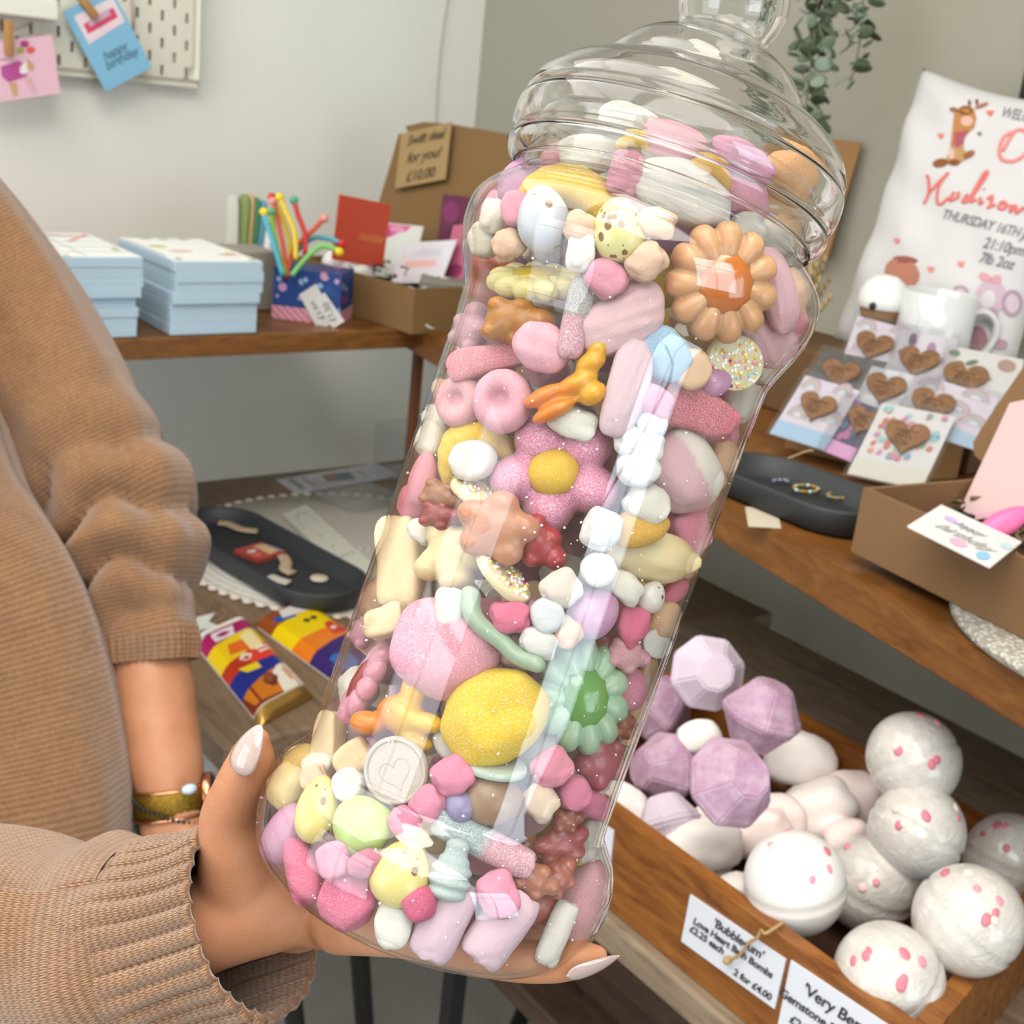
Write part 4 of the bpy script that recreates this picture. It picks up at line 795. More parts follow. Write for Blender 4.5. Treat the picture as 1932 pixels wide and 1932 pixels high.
q = [on_z(x, y, zr+.001) for x, y in ((1405,888),(1452,888),(1412,872))]; c = Card(*q, .0008); c.root('kraft_tag', M('97764a', .8), 'small kraft tag under the white beaded hoop', 'tag')
b = BM(); tube(b, [Vector(p) for p in smooth_path([tuple(on_z(x, y, zr+h)) for x, y, h in ((1452,880,.002),(1480,868,.012),(1520,852,.02),(1535,850,.022))], 6)], .0009, 6); solo('twine', b, M('a58d68', .9), 'thin tan twine trailing from the white beaded hoop', 'twine')
q = [onS(x, y, .0012) for x, y in ((1412,992),(1474,996),(1406,956))]; c = Card(*q, .0008); c.root('paper_tag', M('c3b9a6', .7), 'small blank cream tag on the shelf in front of the dark tray', 'tag')
b = BM(); gl_ = onS(1475, 712); superell(b, 1, 1, place(at(1482, 706, depth_of(gl_)-.12), CAMZ, CAMX*.95 + CAMY*.3, (.022, .010, .006)), 8, 14); solo('green_leaf', b, M('5f8a1c', .5), 'bright green leaf shaped piece behind the right side of the jar', 'ornament')
# crocheted mat and the near gift box -----------------------------------------------------
cm = onS(1925, 1130); cmx = Vector((.86, .33, SZ)); cR = math.hypot(*(onS(1800, 1180)-cmx).xy)
b = BM(); lathe(b, [(0,0),(cR-.004,0),(cR,.003),(cR-.001,.008),(cR-.02,.009),(0,.008)], Matrix.Translation(cmx + Vector((0,0,.0004))), 90)
s_ = NT('crochet_cord'); br_ = s_.node('ShaderNodeTexVoronoi'); s_.link(s_.coord('Object'), br_.inputs['Vector']); br_.inputs['Scale'].default_value = 260; s_.set(Base_Color=s_.ramp(br_.outputs['Distance'], [(.0, 'd9d5cc'), (.6, '8f8b80')]), Roughness=.9); s_.bump(br_.outputs['Distance'], .7, -.002)
solo('crochet_mat', b, s_.m, 'cream braided round mat under the near kraft box at the right edge', 'mat')
b = BM(); lathe(b, [(cR-.010,.0092),(cR-.004,.0092),(cR-.004,.0096),(cR-.010,.0096)], Matrix.Translation(cmx), 4); b.free()
GZ = SZ + .0102
A = on_z(1605, 1040, GZ); B = on_z(1930, 1205, GZ); u = (B-A).normalized(); v = Vector((-u.y, u.x, 0)); v = v if v.dot(Vector((1,0,0))) > 0 else -v; Lb, Wb, Hb = (B-A).length + .10, .17, .052
g2 = empty('gift_box', 'open kraft gift box with a pink card on the near end of the right shelf', 'box', A); b = BM(); T = .004
wallp(b, A, A+u*Lb, Hb, v); wallp(b, A+v*(Wb-T), A+v*(Wb-T)+u*Lb, Hb, v); wallp(b, A+v*T, A+v*(Wb-T), Hb, u); wallp(b, A+u*(Lb-T)+v*T, A+u*(Lb-T)+v*(Wb-T), Hb, u); prism(b, [A+u*T+v*T, A+u*(Lb-T)+v*T, A+u*(Lb-T)+v*(Wb-T), A+u*T+v*(Wb-T)], (0,0,.003)); child('tray', b, M('745637', .8), g2, False)
H0 = A + v*Wb + Vector((0,0,Hb)); ln = (v*.55 + Vector((0,0,1))).normalized(); nl = u.cross(ln).normalized(); nl = nl if nl.dot(EYE-H0) > 0 else -nl
LP = [on_plane(x, y, H0, nl) for x, y in ((1862,880),(1838,858),(1836,835),(1850,810),(1932,690),(2080,560),(2200,900),(1990,960))]; b = BM(); prism(b, LP, -nl*.004); child('lid', b, M('745637', .8), g2, False)
P = A + u*Lb*.55 + v*Wb*.55 + Vector((0,0,.05)); n = (-v*.8 - u*.1 + Vector((0,0,.6))).normalized(); q = [on_plane(x, y, P, n) for x, y in ((1800,985),(1990,960),(1905,760))]; c = Card(*q, .002); c.root('pink_card', M('c7a9a8', .35, 0, .5, .3), 'pale pink card with a gold square standing in the near kraft box', 'card'); c.printed([('b8902c', [(.62,.25),(1,.25),(1,.75),(.72,.75)]), ('d39ab0', rect(.0,.02,.6,.05))])
P = A + u*.10 + v*.01 + Vector((0,0,Hb+.006)); n = (-v*.04 + Vector((0,0,1))).normalized(); q = [on_plane(x, y, P, n) for x, y in ((1868,1070),(1928,1022),(1712,992))]; c = Card(q[2], q[0], q[2] + (q[1]-q[0]), .0012); c.root('gift_note', M('d6d4d4', .3, 0, .5, .5), 'white printed note in a clear sleeve resting on the near kraft box rim', 'card')
c.printed([('b9a5cc', ell(.25,.7,.08,.08)), ('c9a0b8', ell(.55,.2,.10,.10)), ('7fb0cc', ell(.85,.18,.07,.12)), ('a5c4c6', ell(.93,.7,.06,.10))]); c.text('happy', .5, .68, .012, '8a8a96', .3); c.text('birthday', .55, .4, .016, '9a9890', .3)
b = BM(); P = at(1890, 990, depth_of(A + u*.16 + v*.08) - .0); superell(b, .8, 1, place(P, CAMZ, CAMX*.9 + CAMY*.5, (.022, .009, .008)), 12, 18); solo('pink_gift', b, M('e0679a', .5), 'bright pink item inside the near kraft box under the pink card', 'gift')
b = BM(); rr = random.Random(9)
for k in range(110):
    p = A + u*(Lb*rr.uniform(.05,.95)) + v*(Wb*rr.uniform(.08,.92)) + Vector((0,0,rr.uniform(.008,.046))); pts = [p]
    for i in range(3): pts.append(pts[-1] + Vector((rr.uniform(-1,1), rr.uniform(-1,1), rr.uniform(-.4,.4)))*.010)
    n0 = len(b.faces); tube(b, [Vector(t) for t in smooth_path([tuple(t) for t in pts], 2)], (.0018, .0003), 4); b.faces.ensure_lookup_table()
    for f in b.faces[n0:]: f.material_index = k % 3
solo('shredded_paper', b, [M('6b5a38', .7), M('cfc3a4', .7), M('2b2620', .7)], 'gold and cream shredded paper filling the near kraft box', 'shredded paper', None, True, 'stuff')
# ================================================================= the sweet jar
JD = 0.418; PXM = F_PX / JD
J0 = at(917, 1325, JD)
JU = (ROT @ Vector((0.333, -0.943, -0.03))).normalized()
JM = place(J0, JU, -CAMZ); JI = JM.inverted()           # jar frame: z along its axis
def pr(l): return [(r / PXM, t / PXM) for t, r in l]
OUT = pr([(-385,0),(-386,120),(-392,200),(-405,236),(-409,256),(-404,280),(-390,302),(-365,325),(-330,339),(-290,344),(-250,342),(-220,333),(-200,320),(-185,308),(-168,297),(-145,292),
      (0,291.5),(300,293),(600,295),(705,297),(735,303),(765,315),(795,328),(830,338),(865,340),(892,335),(915,320),(935,300),(950,284),(962,274),(985,270),(1010,268),(1070,268)])
def thicken(prof, th):
    """closed wall: outer profile then the inner one back"""
    P = [Vector((r, z)) for r, z in prof]; inn = []
    for i, p in enumerate(P):
        d = (P[min(i+1, len(P)-1)] - P[max(i-1, 0)]).normalized(); nrm = Vector((-d.y, d.x)); q = p + nrm*th
        inn.append((max(q.x, 0.0) if p.x > 1e-6 else 0.0, q.y))
    return [tuple(p) for p in P] + inn[::-1]
def dense(prof, n=3):
    q = smooth_path(prof, n); return [(max(0, float(a[0])), float(a[1])) for a in q]
M_pet = clear_plastic('clear_plastic_wall', (.985, .985, .98, 1), 1.0)
def glass(name, rough=0.0, ior=1.45, tint=(1,1,1,1)):
    s = NT(name); s.set(Base_Color=tint, Roughness=rough, IOR=ior, Transmission_Weight=1.0); return s.m
M_lid = glass('clear_plastic_lid', 0.01, 1.38)
jar = empty('sweet_jar', 'tall clear plastic sweet jar filled with pastel sweets, held up in one hand', 'jar', JM @ Vector((0, 0, -.0729)))
jb = BM(); lathe(jb, thicken(dense(OUT), .0011), JM, 128); JARBODY = child('jar_body', jb, M_pet, jar)
LID = pr([(972,277),(968,286),(975,296),(992,307),(1008,310),(1016,306),(1022,305),(1030,311),(1050,316),(1080,315),(1092,309),(1100,308),(1112,308),(1135,297),(1158,276),(1176,252),(1186,232),(1190,214),(1198,201),(1212,194),
      (1235,182),(1262,158),(1285,124),(1300,98),(1309,86),(1318,84),(1332,90),(1355,99),(1385,103),(1415,98),(1440,82),(1456,58),(1464,28),(1466,0)])
lb = BM(); lathe(lb, thicken(dense(LID, 4)[::-1], -.0016), JM, 128)
JARLID = child('jar_lid', lb, M_lid, jar)
_zz = np.array([z for r, z in OUT[5:]]); _rr = np.array([r for r, z in OUT[5:]])
_o = np.argsort(_zz); _zz = _zz[_o]; _rr = _rr[_o]
ZB, ZT = -398/PXM + .0012, 1060/PXM
def rin(z): return float(np.interp(z, _zz, _rr)) - .0016 if z > ZB else 0.0
# ----------------------------------------------------------------- sweet materials
def dim(h, f=.81):
    if '-' in h: return '-'.join(dim(q, f) for q in h.split('-'))
    return ''.join('%02x' % int(int(h[i:i+2], 16)*f) for i in (0, 2, 4))
def M_candy(h, style):
    h = dim(h)
    k = ('candy', h, style)
    if k in _mats: return _mats[k]
    s = NT('sweet_%s_%s' % (style, h)); g = s.coord('Generated'); col = h
    if style == 'mm':
        s.set(Base_Color=col, Roughness=.8, Specular_IOR_Level=.25, Subsurface_Weight=.1, Subsurface_Scale=.003)
        s.bump(s.noise(g, 9, 4, .6), .25, .002)
    elif style == 'foam':
        n = s.noise(g, 60, 2, .6)
        s.set(Base_Color=s.mix(s.math('MULTIPLY', s.ramp(n, [(.5, 0.), (.75, 1.)]), .35), h, 'ffffff'), Roughness=.75, Specular_IOR_Level=.35, Subsurface_Weight=.15, Subsurface_Scale=.004)
        s.bump(n, .3, .0008)
    elif style == 'sugar':
        n = s.noise(g, 75, 2, .7)
        f = s.math('MULTIPLY', s.ramp(n, [(.45, 0.), (.68, 1.)]), .45)
        s.set(Base_Color=s.mix(f, h, 'ffffff'), Roughness=.42, Specular_IOR_Level=.6, Subsurface_Weight=.2, Subsurface_Scale=.004)
        s.bump(n, .45, .0012)
    elif style == 'shell':
        n = s.noise(g, 2.5, 2)
        s.set(Base_Color=s.mix(s.math('MULTIPLY', n, .16), h, 'ffffff'), Roughness=.38, Specular_IOR_Level=.5, Coat_Weight=.25, Coat_Roughness=.25)
        s.bump(s.noise(g, 5, 3), .08, .002)
    elif style in ('speck', 'speckbig'):
        v = s.node('ShaderNodeTexVoronoi'); s.link(g, v.inputs['Vector']); v.inputs['Scale'].default_value = 7 if style == 'speckbig' else 4.5
        r = s.node('ShaderNodeSeparateColor'); s.link(v.outputs['Color'], r.inputs[0])
        lim = s.math('MULTIPLY', s.math('SUBTRACT', r.outputs[0], .25 if style == 'speckbig' else .5), .85 if style == 'speckbig' else .85)
        lim = s.math('ADD', lim, s.math('MULTIPLY', s.math('SUBTRACT', s.noise(g, 22, 2), .5), .10))
        f = s.math('LESS_THAN', v.outputs['Distance'], lim)
        s.set(Base_Color=s.mix(f, s.mix(s.math('MULTIPLY', s.noise(g, 3, 2), .2), h, 'ffffff'), '6b4a16'), Roughness=.35, Coat_Weight=.3, Coat_Roughness=.2)
    elif style == 'gum':
        s.set(Base_Color=col, Roughness=.3, Specular_IOR_Level=.5, Subsurface_Weight=.55, Subsurface_Scale=.007, Transmission_Weight=.18)
        s.bump(s.noise(g, 5, 2), .15, .002)
    elif style == 'jelly':
        s.set(Base_Color=col, Roughness=.14, Subsurface_Weight=.4, Subsurface_Scale=.006, Transmission_Weight=.25, Coat_Weight=.4)
        s.bump(s.noise(g, 4, 2), .12, .002)
    elif style == 'fat':                                                         # white-chocolate like, waxy
        s.set(Base_Color=s.mix(s.math('MULTIPLY', s.noise(g, 3, 3), .3), h, 'fff1d8'), Roughness=.45, Subsurface_Weight=.2, Subsurface_Scale=.004)
        s.bump(s.noise(g, 6, 4), .15, .002)
    elif style == 'tablet':
        s.set(Base_Color=s.mix(s.math('MULTIPLY', s.ramp(s.noise(g, 45, 3), [(.5, 0.), (.7, 1.)]), .35), h, 'd8d2cb'), Roughness=.7, Specular_IOR_Level=.3)
        s.bump(s.noise(g, 40, 3), .15, .001)
    elif style == 'twotone':                                                      # orange to yellow jelly
        x = s.node('ShaderNodeSeparateXYZ'); s.link(g, x.inputs[0]); h1, h2 = h.split('-')
        f = s.ramp(s.math('ADD', x.outputs[0], s.math('MULTIPLY', s.math('SUBTRACT', s.noise(g, 3, 2), .5), .5)), [(.3, 0.), (.6, 1.)])
        s.set(Base_Color=s.mix(f, h1, h2), Roughness=.3, Subsurface_Weight=.4, Subsurface_Scale=.006); s.bump(s.noise(g, 4, 2), .12, .002)
    elif style == 'sugar2':                                                       # sugared, two halves
        x = s.node('ShaderNodeSeparateXYZ'); s.link(g, x.inputs[0]); h1, h2 = h.split('-'); n = s.noise(g, 55, 2, .7)
        f = s.ramp(s.math('ADD', x.outputs[0], s.math('MULTIPLY', s.math('SUBTRACT', n, .5), .2)), [(.47, 0.), (.56, 1.)])
        s.set(Base_Color=s.mix(s.math('MULTIPLY', s.ramp(n, [(.5, 0.), (.62, 1.)]), .6), s.mix(f, h1, h2), 'ffffff'), Roughness=.42, Subsurface_Weight=.2, Subsurface_Scale=.004)
        s.bump(n, .45, .0012)
    elif style == 'foam2':
        x = s.node('ShaderNodeSeparateXYZ'); s.link(g, x.inputs[0]); h1, h2 = h.split('-'); n = s.noise(g, 8, 3)
        f = s.ramp(s.math('ADD', x.outputs[1], s.math('MULTIPLY', s.math('SUBTRACT', n, .5), .15)), [(.60, 0.), (.66, 1.)])
        s.set(Base_Color=s.mix(f, h1, h2), Roughness=.75, Subsurface_Weight=.15, Subsurface_Scale=.004); s.bump(n, .2, .002)
    _mats[k] = s.m; return s.m
# ----------------------------------------------------------------- sweet shapes (about unit half-size, facing +z)
I4 = Matrix.Identity(4); RY = Matrix.Rotation(math.pi/2, 4, 'Y')
_tpl = {}
def unit(bm):
    """scale a template so that its bounding box is -1..1"""
    lo = Vector([min(v.co[i] for v in bm.verts) for i in range(3)]); hi = Vector([max(v.co[i] for v in bm.verts) for i in range(3)])
    c = (lo+hi)/2; d = (hi-lo)/2; bm.transform(Matrix.Diagonal((1/d.x, 1/d.y, 1/d.z, 1)) @ Matrix.Translation(-c)); return bm
def tpl(kind, v=0):
    k = (kind, v)
    if k in _tpl: return _tpl[k]
    b = BM()
    if kind == 'mini': superell(b, .68, .95, RY, 20, 26, .24, v+1, 1.5)
    elif kind == 'end': superell(b, .55, .96, I4, 18, 26, .12, v+31, 1.5)
    elif kind == 'egg':
        ball(b, (0,0,0), 1, None, 18, 26)
        for q in b.verts: s = 1 - .16*q.co.x; q.co.y *= s; q.co.z *= s
    elif kind == 'shrimp':
        superell(b, .75, 1, RY, 36, 36, .10, v+51, 1.3)
        for q in b.verts:
            c = q.co; c.y += .22*c.x*c.x*(-1 if v % 2 else 1)
            if c.z > 0: c.z *= 1 + .09*math.sin(c.y*13 + c.x*4)*(.5 + .5*math.sin(c.x*2.3+1)) + .10*noise.noise(Vector((c.x*5, c.y*5, v)))
    elif kind == 'banana':
        for i in range(9):
            t = -1 + i/4; a = t*1.15; rr = .48*(1 - .5*abs(t)**2.2)
            ball(b, (math.sin(a)*1.1, math.cos(a)*.9 - .5, 0), (rr, rr, rr*.9))
        b = remesh(b, .07, 6)
    elif kind == 'lump':                                                          # plump foam with soft dents
        superell(b, .8, .8, I4, 24, 30, .22, v+71, 1.1)
    elif kind == 'chunk':
        superell(b, .42, .48, I4, 20, 28, .22, v+91, 1.0)
    elif kind == 'mouse':                                                         # white-chocolate star-like piece with arms
        for a, l in ((100, 1.15), (215, 1.0), (330, .95), (30, .6), (270, 1.3)):
            d = Vector((math.cos(math.radians(a)), math.sin(math.radians(a)), 0))
            for t in (.15, .45, .7): ball(b, d*l*t, (.56*(1-.3*t), .56*(1-.3*t), .38))
        b = remesh(b, .06, 3)
    elif kind == 'bear':                                                          # gummy with four paws
        ball(b, (0,0,0), (.92, .74, .44)); ball(b, (.78, .12, 0), (.5, .46, .40))
        for x, y in ((-.52,.46), (-.58,-.42), (.22,.52), (.28,-.52)): ball(b, (x, y, .06), (.36, .33, .33))
        b = remesh(b, .06, 10)
    elif kind == 'star':                                                          # rounded five-point gummy
        ball(b, (0,0,0), (.84, .84, .34))
        for q in range(5):
            a = 2*math.pi*q/5 + .3; d = Vector((math.cos(a), math.sin(a), 0)); ball(b, d*.68, (.42,.42,.3))
        b = remesh(b, .06, 10)
    elif kind == 'fish':                                                          # jelly bird with a beak and two wings
        ball(b, (-.05,-.05,0), (.55,.4,.42)); ball(b, (-.75,-.38,0), (.42,.26,.3)); ball(b, (.15,.5,.05), (.3,.42,.3)); ball(b, (.6,-.1,.15), (.42,.22,.24)); ball(b, (.35,-.55,-.05), (.45,.22,.25))
        b = remesh(b, .06, 4)
    elif kind == 'claw':                                                          # jelly with a forked tail
        for c, r in (((-.6,.15,0),(.45,.26,.3)), ((-.55,-.35,.05),(.5,.25,.3)), ((.1,.05,0),(.5,.3,.3)), ((.55,.4,0),(.34,.3,.28)), ((.8,.65,0),(.24,.26,.24)), ((.3,-.4,0),(.32,.34,.3))): ball(b, c, r)
        b = remesh(b, .06, 4)
    elif kind == 'stick':
        superell(b, .35, 1, RY, 24, 24, .07, v+11, 3)
    elif kind == 'cola':                                                          # bottle silhouette
        for x, r in ((-.8,.5), (-.4,.55), (0,.5), (.3,.4), (.6,.3), (.85,.3)): ball(b, (x, 0, 0), (.3, r, r*.8))
        b = remesh(b, .06, 3)
    elif kind == 'strip':                                                         # thick sugared wedge, wider at one end
        superell(b, .5, .6, RY, 24, 28, .18, v+17, 1.4)
        for q in b.verts: q.co.y *= 1 - .22*q.co.x; q.co.y -= .18*q.co.x**2
    elif kind == 'ring':
        for i in range(26):
            a = 2*math.pi*i/26; ball(b, (math.cos(a)*.58, math.sin(a)*.58, 0), (.42, .42, .42), None, 8, 10)
        ball(b, (0,0,-.08), (.55,.55,.22)); b = remesh(b, .06, 5)
    elif kind == 'worm':                                                          # bent soft strip
        tube(b, [Vector(p) for p in smooth_path([(-1.5,.55,0),(-1.2,.15,.1),(-.7,-.05,.1),(.1,.0,0),(.7,-.05,0),(1.3,.2,.1)], 5)], .34, 16, False); ball(b, (-1.5,.55,0), .34); ball(b, (1.3,.2,.1), .34); b = remesh(b, .07, 4)
    elif kind == 'disc':
        superell(b, .3, 1, I4, 14, 40)
    elif kind == 'halfdome':
        superell(b, .9, 1, I4, 16, 26, .05, v, 2)
        for q in b.verts:
            if q.co.z < 0: q.co.z *= .3
    elif kind == 'petals':                                                        # 11 rounded petals round a hub
        for i in range(11):
            a = 2*math.pi*i/11 + .1; m = Matrix.Rotation(a, 3, 'Z')
            pb_ = BM(); superell(pb_, .9, .85, Matrix.Translation((.60, 0, .02)) @ Matrix.Diagonal((.42, .235, .27, 1)), 14, 22)
            for q in pb_.verts: q.co.y *= .45 + .80*q.co.x
            pb_.transform(m.to_4x4()); merge(b, pb_)
        ball(b, (0,0,0), (.5,.5,.24)); b = remesh(b, .026, 2)
    elif kind == 'flower5':
        for i in range(5):
            a = 2*math.pi*i/5 + 1.75; m = Matrix.Rotation(a, 3, 'Z'); ball(b, m @ Vector((.58, 0, 0)), (.45, .40, .42), m, 12, 16)
        b = remesh(b, .05, 2)
    elif kind == 'cone':                                                          # pinched pillow
        superell(b, .9, .9, I4, 18, 24, .22, v+61, 1.5)
        for q in b.verts:
            if q.co.y < 0: q.co.x *= 1 + .6*q.co.y
    unit(b); _tpl[k] = to_mesh(b, kind); return _tpl[k]
STY = dict(worm='gum', mini='mm', end='mm', egg='shell', shrimp='mm', banana='foam', lump='foam', chunk='fat', mouse='fat', bear='gum', star='gum', fish='twotone', claw='twotone', stick='sugar2', cola='sugar',
           strip='sugar', ring='foam', disc='fat', petals='gum', flower5='sugar', cone='mm', heartdisc='tablet', tab='tablet')
TK = dict(daisy=.36, disc=.30, petals=.36, flower5=.5, star=.45, heartdisc=.22, tab=.16, jazz=.2, ring=.5, shrimp=.75, mouse=.5, strip=.6, fish=.6, claw=.6, lump=.75)
_seed = [0]
def sweet_obj(kind, h, sty, v, name):
    o = link(name, tpl(kind, v), None); me = o.data
    if not me.materials: me.materials.append(None)
    o.material_slots[0].link = 'OBJECT'; o.material_slots[0].material = M_candy(h, sty); return o
PLACED = np.zeros((0, 4))
def spheres(Mx, hw, hh, th):
    r = max(.0022, min(hw, hh, th)*.86); st = r*1.5; out = []
    nx = int(max(0, (hw - r))/st + .5); ny = int(max(0, (hh - r))/st + .5)
    for i in range(-nx, nx+1):
        for j in range(-ny, ny+1):
            x = (hw-r)*i/max(nx, 1); y = (hh-r)*j/max(ny, 1)
            if hw > r and hh > r and (x/hw)**2 + (y/hh)**2 > 1.0: continue
            p = Mx @ Vector((x, y, 0)); out.append((p.x, p.y, p.z, r))
    return np.array(out)
def pose(P, ang, tilt, roll=0):
    l = JI @ P; ax = JM @ Vector((0, 0, l.z)); n = (P - ax)
    n = n.normalized() if n.length > .006 else CAMZ.copy()
    v = (EYE - P).normalized(); z = (n*.45 + v*.55).normalized()
    x = CAMX*math.cos(ang) + CAMY*math.sin(ang)
    m = frame(z, x)
    if tilt: m = m @ Matrix.Rotation(math.radians(tilt), 3, 'X')
    if roll: m = m @ Matrix.Rotation(math.radians(roll), 3, 'Y')
    return m
def over(P, m, hw, hh, th):
    """how far a sweet would stick out of the wall, and out of the base (m)"""
    w = zb = -1
    for q in ((0,0,th*.9), (hw*.85,0,0), (-hw*.85,0,0), (0,hh*.85,0), (0,-hh*.85,0), (hw*.6,hh*.6,th*.5), (-hw*.6,hh*.6,th*.5), (hw*.6,-hh*.6,th*.5), (-hw*.6,-hh*.6,th*.5)):
        l = JI @ (P + m @ Vector(q)); w = max(w, math.hypot(l.x, l.y) - (rin(l.z) if l.z > ZB else rin(ZB + .001))); zb = max(zb, ZB - l.z)
    return w, zb
def seat(px, py, w, h, ang, tk, tilt=0, push=0, roll=0, relax=.0034):
    """put a sweet against the inside of the wall where the photo shows it, then back off from those already there"""
    global PLACED
    r = cray(px, py); best = None; s = JD - .075; ok = None
    while s < JD + .035:
        P = EYE + r*s; k = s/F_PX; hw, hh = w*k/2, h*k/2; th = min(hw, hh)*tk
        m = pose(P, ang, tilt, roll); o = over(P, m, hw, hh, th)[0]
        if best is None or o < best[0]: best = (o, s)
        if o <= 0: ok = s; break
        s += .0015
    s = (ok if ok is not None else best[1]) + push
    for step in range(24):
        P = EYE + r*s; k = s/F_PX; hw, hh = w*k/2, h*k/2; th = min(hw, hh)*tk; m = pose(P, ang, tilt, roll)
        for _ in range(6):
            o, zb = over(P, m, hw, hh, th)
            if zb > 0: P = P + JU*zb
            if o <= .0002: break
            l = JI @ P; d = Vector((-l.x, -l.y, 0)).normalized()*min(o, .004); P = JM @ (l + d)
        S = spheres(Matrix.Translation(P) @ m.to_4x4(), hw, hh, th)
        if len(PLACED) == 0: break
        D = np.linalg.norm(S[:, None, :3] - PLACED[None, :, :3], axis=2) - S[:, None, 3] - PLACED[None, :, 3]
        if D.min() > -relax: break
        s += .0015
    PLACED = np.vstack([PLACED, S])
    return Matrix.Translation(P) @ m.to_4x4() @ Matrix.Diagonal((hw, hh, th, 1))
NAMES = dict(worm='gummy_sweet', mini='mini_marshmallow', end='mini_marshmallow', egg='candy_egg', shrimp='foam_shrimp_sweet', banana='foam_banana_sweet', lump='foam_sweet', chunk='white_chocolate_sweet', mouse='white_chocolate_sweet',
    bear='gummy_sweet', star='gummy_sweet', fish='jelly_sweet', claw='jelly_sweet', stick='sugared_sweet', cola='sugared_sweet', strip='sugared_sweet', ring='foam_sweet', cone='mini_marshmallow',
    disc='fizzy_tablet', daisy='daisy_sweet', flower5='sugared_flower_sweet', jazz='sprinkle_disc', heartdisc='heart_tablet', tab='fizzy_tablet')
def sub(root, name, kind, h, sty, v, M4):
    o = sweet_obj(kind, h, sty, v, name); o.parent = root; o.matrix_local = M4; return o
def sweet(kind, px, py, w, h, ang, hexc, label, sty=None, tilt=0, push=0, roll=0, tk=None, relax=.0034, v=None, group='sweets in the jar'):
    w, h = w*1.05, h*1.05; _seed[0] += 1; v = (_seed[0] % 5) if v is None else v
    base = {'heartdisc': 'disc', 'tab': 'disc', 'jazz': 'disc'}.get(kind, kind)
    tk = tk or TK.get(kind, .8); X = seat(px, py, w, h, math.radians(ang), tk, tilt, push, roll, relax)
    cat = {'mini': 'marshmallow', 'end': 'marshmallow', 'cone': 'marshmallow', 'egg': 'candy egg'}.get(kind, 'sweet')
    loc, rot, sc = X.decompose()
    if kind in ('daisy', 'flower5', 'jazz', 'heartdisc'):
        root = empty(NAMES[kind], label, cat, (0,0,0), group); root.matrix_world = Matrix.LocRotScale(loc, rot, Vector((1,1,1)))
        S = Matrix.Diagonal((*sc, 1)); TR = Matrix.Translation
        if kind == 'daisy':
            h1, h2 = hexc.split('/'); sub(root, 'petals', 'petals', h1, 'gum', 0, S)
            sub(root, 'jelly_centre', 'halfdome', h2, 'jelly', 0, S @ TR((0,0,.72)) @ Matrix.Diagonal((.54,.54,.60,1)))
        elif kind == 'flower5':
            h1, h2 = hexc.split('/'); sub(root, 'petals', 'flower5', h1, 'sugar', 0, S)
            sub(root, 'flower_centre', 'halfdome', h2, 'foam', 0, S @ TR((0,-.02,.8)) @ Matrix.Diagonal((.40,.40,.5,1)))
        elif kind == 'heartdisc':
            sub(root, 'tablet', 'disc', hexc, 'tablet', 0, S)
            b = BM()                                                             # raised rim and heart outline
            for pts, rr in ((ell(0, 0, .9, .9, 48), .07), (heart(0, -.05, .95, .9, 48), .035)):
                tube(b, [Vector((x, y, 0)) for x, y in pts + pts[:2]], rr, 8, False, ref=(0,0,1))
            b.transform(S @ TR((0,0,1.0)) @ Matrix.Diagonal((1,1,3.0,1))); me = to_mesh(b, 'raised_heart'); o = link('raised_heart', me, M_candy(hexc, 'tablet'), root)
        else:
            sub(root, 'disc', 'disc', hexc, 'fat', 0, S); rr = random.Random(px); b = BM(); cols = ['ffffff','ffffff','f7e36a','f2d53c','f5a54a','f4a6c0','a8247e','9fd3e6']
            ms = [M(c, .35) for c in cols]; zc = sc.z
            for k in range(90):
                a = rr.random()*6.283; q = math.sqrt(rr.random())*.93; p = Vector((q*math.cos(a)*sc.x, q*math.sin(a)*sc.y, zc*.98*(1-.25*q**6)))
                n0 = len(b.faces); ball(b, p, sc.x*.062, None, 5, 8); mi = rr.choices(range(8), [6,6,5,4,3,3,1.5,1.5])[0]
                b.faces.ensure_lookup_table()
                for f in b.faces[n0:]: f.material_index = mi
            o = link('sprinkles', to_mesh(b, 'sprinkles'), ms, root); o['kind'] = 'stuff'
        return root
    o = sweet_obj(base, hexc, sty or STY[kind], v, NAMES[kind]); o.matrix_world = X; return tag(o, label, cat, group)
